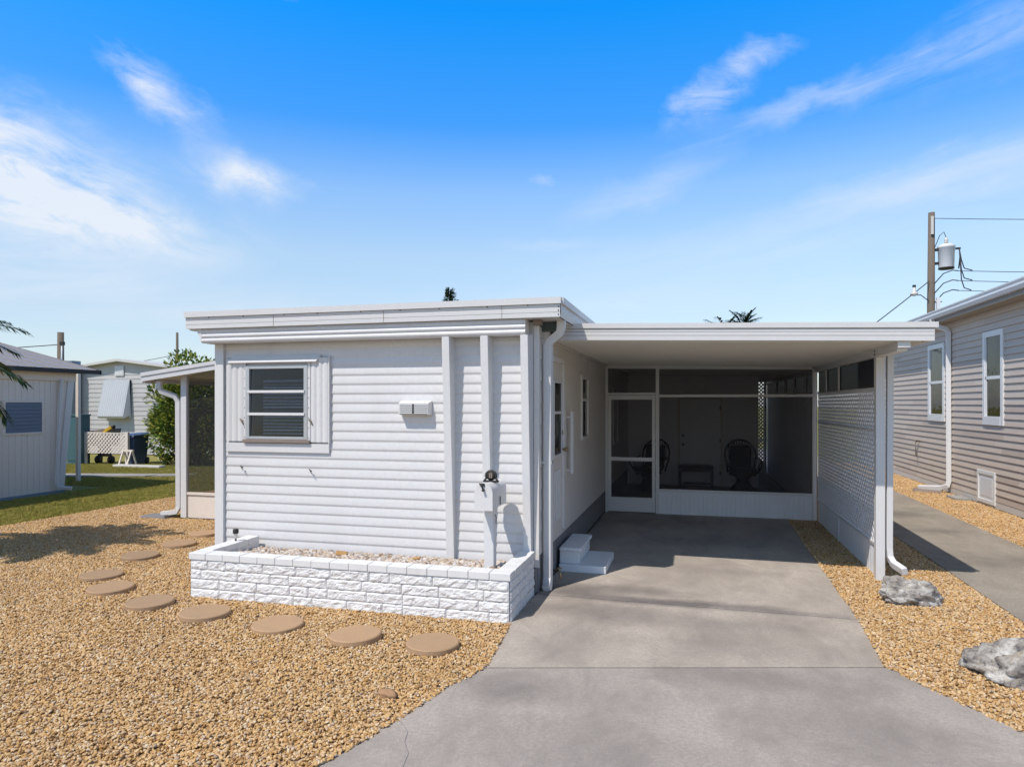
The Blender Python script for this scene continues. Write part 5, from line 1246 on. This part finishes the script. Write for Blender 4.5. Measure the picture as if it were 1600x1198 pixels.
MB().tube([(-52.2, 60, -0.1), (-52.2, 60, 9.3)], [0.17, 0.12], 10).build('shaft', M['pole'], UC); MB().box(-52.4, -52.0, 59.85, 59.95, 6.8, 7.0).build('bracket', M['iron'], UC)
wire('long wire from the distant thin pole down to the left', (-52.2, 59.9, 7.0), (-75, 62, 6.0), 0.6, 0.03)

# ================================================================== SKY, SUN, CAMERA
sdir = Vector((0.337, 0.592, -1.0)).normalized()
sun = bpy.data.lights.new('sun', 'SUN'); sun.energy = 4.2; sun.angle = R(0.53); sun.color = (1.0, 0.94, 0.86)
so = bpy.data.objects.new('sun', sun); COL.objects.link(so); so.location = (-10, -15, 30)
so.rotation_euler = sdir.to_track_quat('-Z', 'Y').to_euler()
elev = math.asin(-sdir.z); azim = math.atan2(-sdir.x, -sdir.y)
wd_ = bpy.data.worlds.new('World'); scene.world = wd_; wd_.use_nodes = True
nt = wd_.node_tree; nt.nodes.clear()
wo = nt.nodes.new('ShaderNodeOutputWorld'); bg = nt.nodes.new('ShaderNodeBackground')
sky = nt.nodes.new('ShaderNodeTexSky'); sky.sky_type = 'NISHITA'; sky.sun_disc = False; sky.sun_elevation = elev; sky.sun_rotation = azim % (2 * math.pi)
sky.air_density = 1.0; sky.dust_density = 0.6; sky.ozone_density = 3.0
tc = nt.nodes.new('ShaderNodeTexCoord')
def MA(op, a, b=None, c=None):
    n = nt.nodes.new('ShaderNodeMath'); n.operation = op
    for i, v in enumerate((a, b, c)):
        if v is None: continue
        if hasattr(v, 'is_output'): nt.links.new(v, n.inputs[i])
        else: n.inputs[i].default_value = v
    return n.outputs[0]
sp = N(nt, 'ShaderNodeSeparateXYZ', {0: tc.outputs['Generated']})
az_ = MA('MULTIPLY', MA('ARCTAN2', sp.outputs[0], sp.outputs[1]), 57.29578)
el_ = MA('MULTIPLY', MA('ARCSINE', sp.outputs[2]), 57.29578)
def cl_noise(sx, sy, scale, detail, rough, dist, seed, rot=0.0):
    cmb = N(nt, 'ShaderNodeCombineXYZ', {0: az_, 1: el_, 2: seed})
    rt = N(nt, 'ShaderNodeMapping', {'Vector': cmb.outputs[0], 'Rotation': (0, 0, R(rot)), 'Scale': (1, 1, 1)})
    mp = N(nt, 'ShaderNodeMapping', {'Vector': rt.outputs[0], 'Scale': (sx, sy, 1)})
    return N(nt, 'ShaderNodeTexNoise', {'Vector': mp.outputs[0], 'Scale': scale, 'Detail': detail, 'Roughness': rough, 'Distortion': dist}).outputs[0]
warp = N(nt, 'ShaderNodeTexNoise', {'Vector': N(nt, 'ShaderNodeCombineXYZ', {0: az_, 1: el_, 2: 0.0}).outputs[0], 'Scale': 0.2, 'Detail': 6, 'Roughness': 0.62})
wsp = N(nt, 'ShaderNodeSeparateColor', {0: warp.outputs[1]})
waz = MA('ADD', az_, MA('MULTIPLY', MA('SUBTRACT', wsp.outputs[0], 0.5), 4.5))
wel = MA('ADD', el_, MA('MULTIPLY', MA('SUBTRACT', wsp.outputs[1], 0.5), 3.0))
def blob(a, e, sa, se, rot, amt, soft=1.0):
    da = MA('SUBTRACT', waz, a); de = MA('SUBTRACT', wel, e)
    c, s = math.cos(R(rot)), math.sin(R(rot))
    u = MA('DIVIDE', MA('ADD', MA('MULTIPLY', da, c), MA('MULTIPLY', de, s)), sa)
    v = MA('DIVIDE', MA('SUBTRACT', MA('MULTIPLY', de, c), MA('MULTIPLY', da, s)), se)
    r2 = MA('ADD', MA('MULTIPLY', u, u), MA('MULTIPLY', v, v))
    return MA('MULTIPLY', MA('EXPONENT', MA('MULTIPLY', r2, -1.0)), amt)
def addall(l):
    r = l[0]
    for x in l[1:]: r = MA('ADD', r, x)
    return r
puffs = addall([blob(-51.5, 16.2, 7.5, 3.0, -18, 1.5), blob(-48, 13.0, 9.0, 2.0, -4, 1.05), blob(-42.6, 22.3, 3.6, 1.5, -26, 0.95), blob(-36.4, 17.2, 3.3, 1.45, -12, 1.0),
                blob(1.0, 23.4, 3.2, 1.3, 26, 0.75), blob(5.0, 25.6, 2.6, 0.7, 5, 0.45), blob(-12.5, 18.0, 1.1, 0.35, 0, 0.35), blob(-31, 30.2, 2.5, 0.35, 22, 0.4)])
wisps = addall([blob(11.5, 22.6, 8.5, 0.75, 8, 0.7), blob(21, 23.8, 7.5, 2.4, 12, 0.55), blob(17, 15.6, 11, 1.6, 7, 0.7), blob(-4.5, 17.0, 6.0, 1.2, 14, 0.5), blob(-12, 13.2, 5, 0.5, 0, 0.3), blob(3, 20.5, 5.5, 1.0, 15, 0.25),
                blob(-49, 9.5, 11, 2.4, 0, 0.7), blob(-30, 6, 18, 1.2, -3, 0.35), blob(5, 12, 20, 2.0, 4, 0.3), blob(-10, 8, 25, 1.6, 2, 0.3)])
n1 = cl_noise(0.45, 1.15, 0.42, 9, 0.66, 0.5, 3.0, 14)
n2 = cl_noise(0.16, 1.0, 0.5, 8, 0.62, 0.5, 9.0, -10)
p1 = MA('MULTIPLY', puffs, mrange(nt, n1, 0.33, 0.66, 0.15, 1.2))
p2 = MA('MULTIPLY', wisps, mrange(nt, n2, 0.28, 0.72, 0.2, 1.1))
cm = MA('ADD', p1, p2)
cm = mrange(nt, cm, 0.06, 1.1, 0.0, 0.88)
# photographic sky tone by elevation: multiplies the physical sky
tone = N(nt, 'ShaderNodeMapRange', {0: el_, 1: 0.0, 2: 60.0, 3: 0.0, 4: 1.0}); tone.clamp = True
tint = ramp(nt, tone.outputs[0], [(0.0, (0.95, 0.98, 1.13)), (0.117, (1.23, 1.12, 1.07)), (0.2, (1.45, 1.36, 1.23)), (0.283, (1.20, 1.40, 1.50)), (0.367, (0.34, 1.13, 1.76)), (0.5, (0.05, 1.22, 2.1)), (0.75, (0.5, 0.6, 0.62)), (1.0, (0.55, 0.46, 0.37))])
skyc = mixc(nt, 1.0, sky.outputs[0], tint, 'MULTIPLY')
skyc = mixc(nt, mrange(nt, sp.outputs[1], 0.1, -0.4, 0.0, 1.0), skyc, mixc(nt, 1.0, skyc, (0.95, 0.88, 0.82), 'MULTIPLY'))
skym = mixc(nt, cm, skyc, (5.6, 5.95, 6.5))
back = MA('MULTIPLY', mrange(nt, sp.outputs[1], 0.15, -0.35, 0.0, 0.12), mrange(nt, cl_noise(0.5, 1.0, 0.06, 6, 0.6, 0.5, 21.0), 0.35, 0.6, 0.25, 1.0))  # unseen bright cloud bank behind the camera, added to lift the ambient light
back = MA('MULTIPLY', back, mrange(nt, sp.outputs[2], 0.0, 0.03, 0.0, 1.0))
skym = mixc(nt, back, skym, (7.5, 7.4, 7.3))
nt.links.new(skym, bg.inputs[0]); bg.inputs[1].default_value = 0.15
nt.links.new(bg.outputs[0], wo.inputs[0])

cam = bpy.data.cameras.new('camera'); co = bpy.data.objects.new('camera', cam); COL.objects.link(co)
co.location = (0, 0, 1.9); co.rotation_euler = (R(90), 0, math.atan(284 / 1067))
cam.sensor_width = 36; cam.lens = 36 * 1067 / 1600; cam.shift_y = 31 / 1600
cam.clip_start = 0.05; cam.clip_end = 2000
scene.camera = co
vs_ = scene.view_settings; vs_.view_transform = 'Standard'; vs_.look = 'None'; vs_.exposure = 0.0; vs_.gamma = 1.0; vs_.use_curve_mapping = False
scene.cycles.max_bounces = 6; scene.cycles.diffuse_bounces = 4; scene.cycles.transparent_max_bounces = 12
scene.cycles.use_adaptive_sampling = True; scene.cycles.adaptive_threshold = 0.02
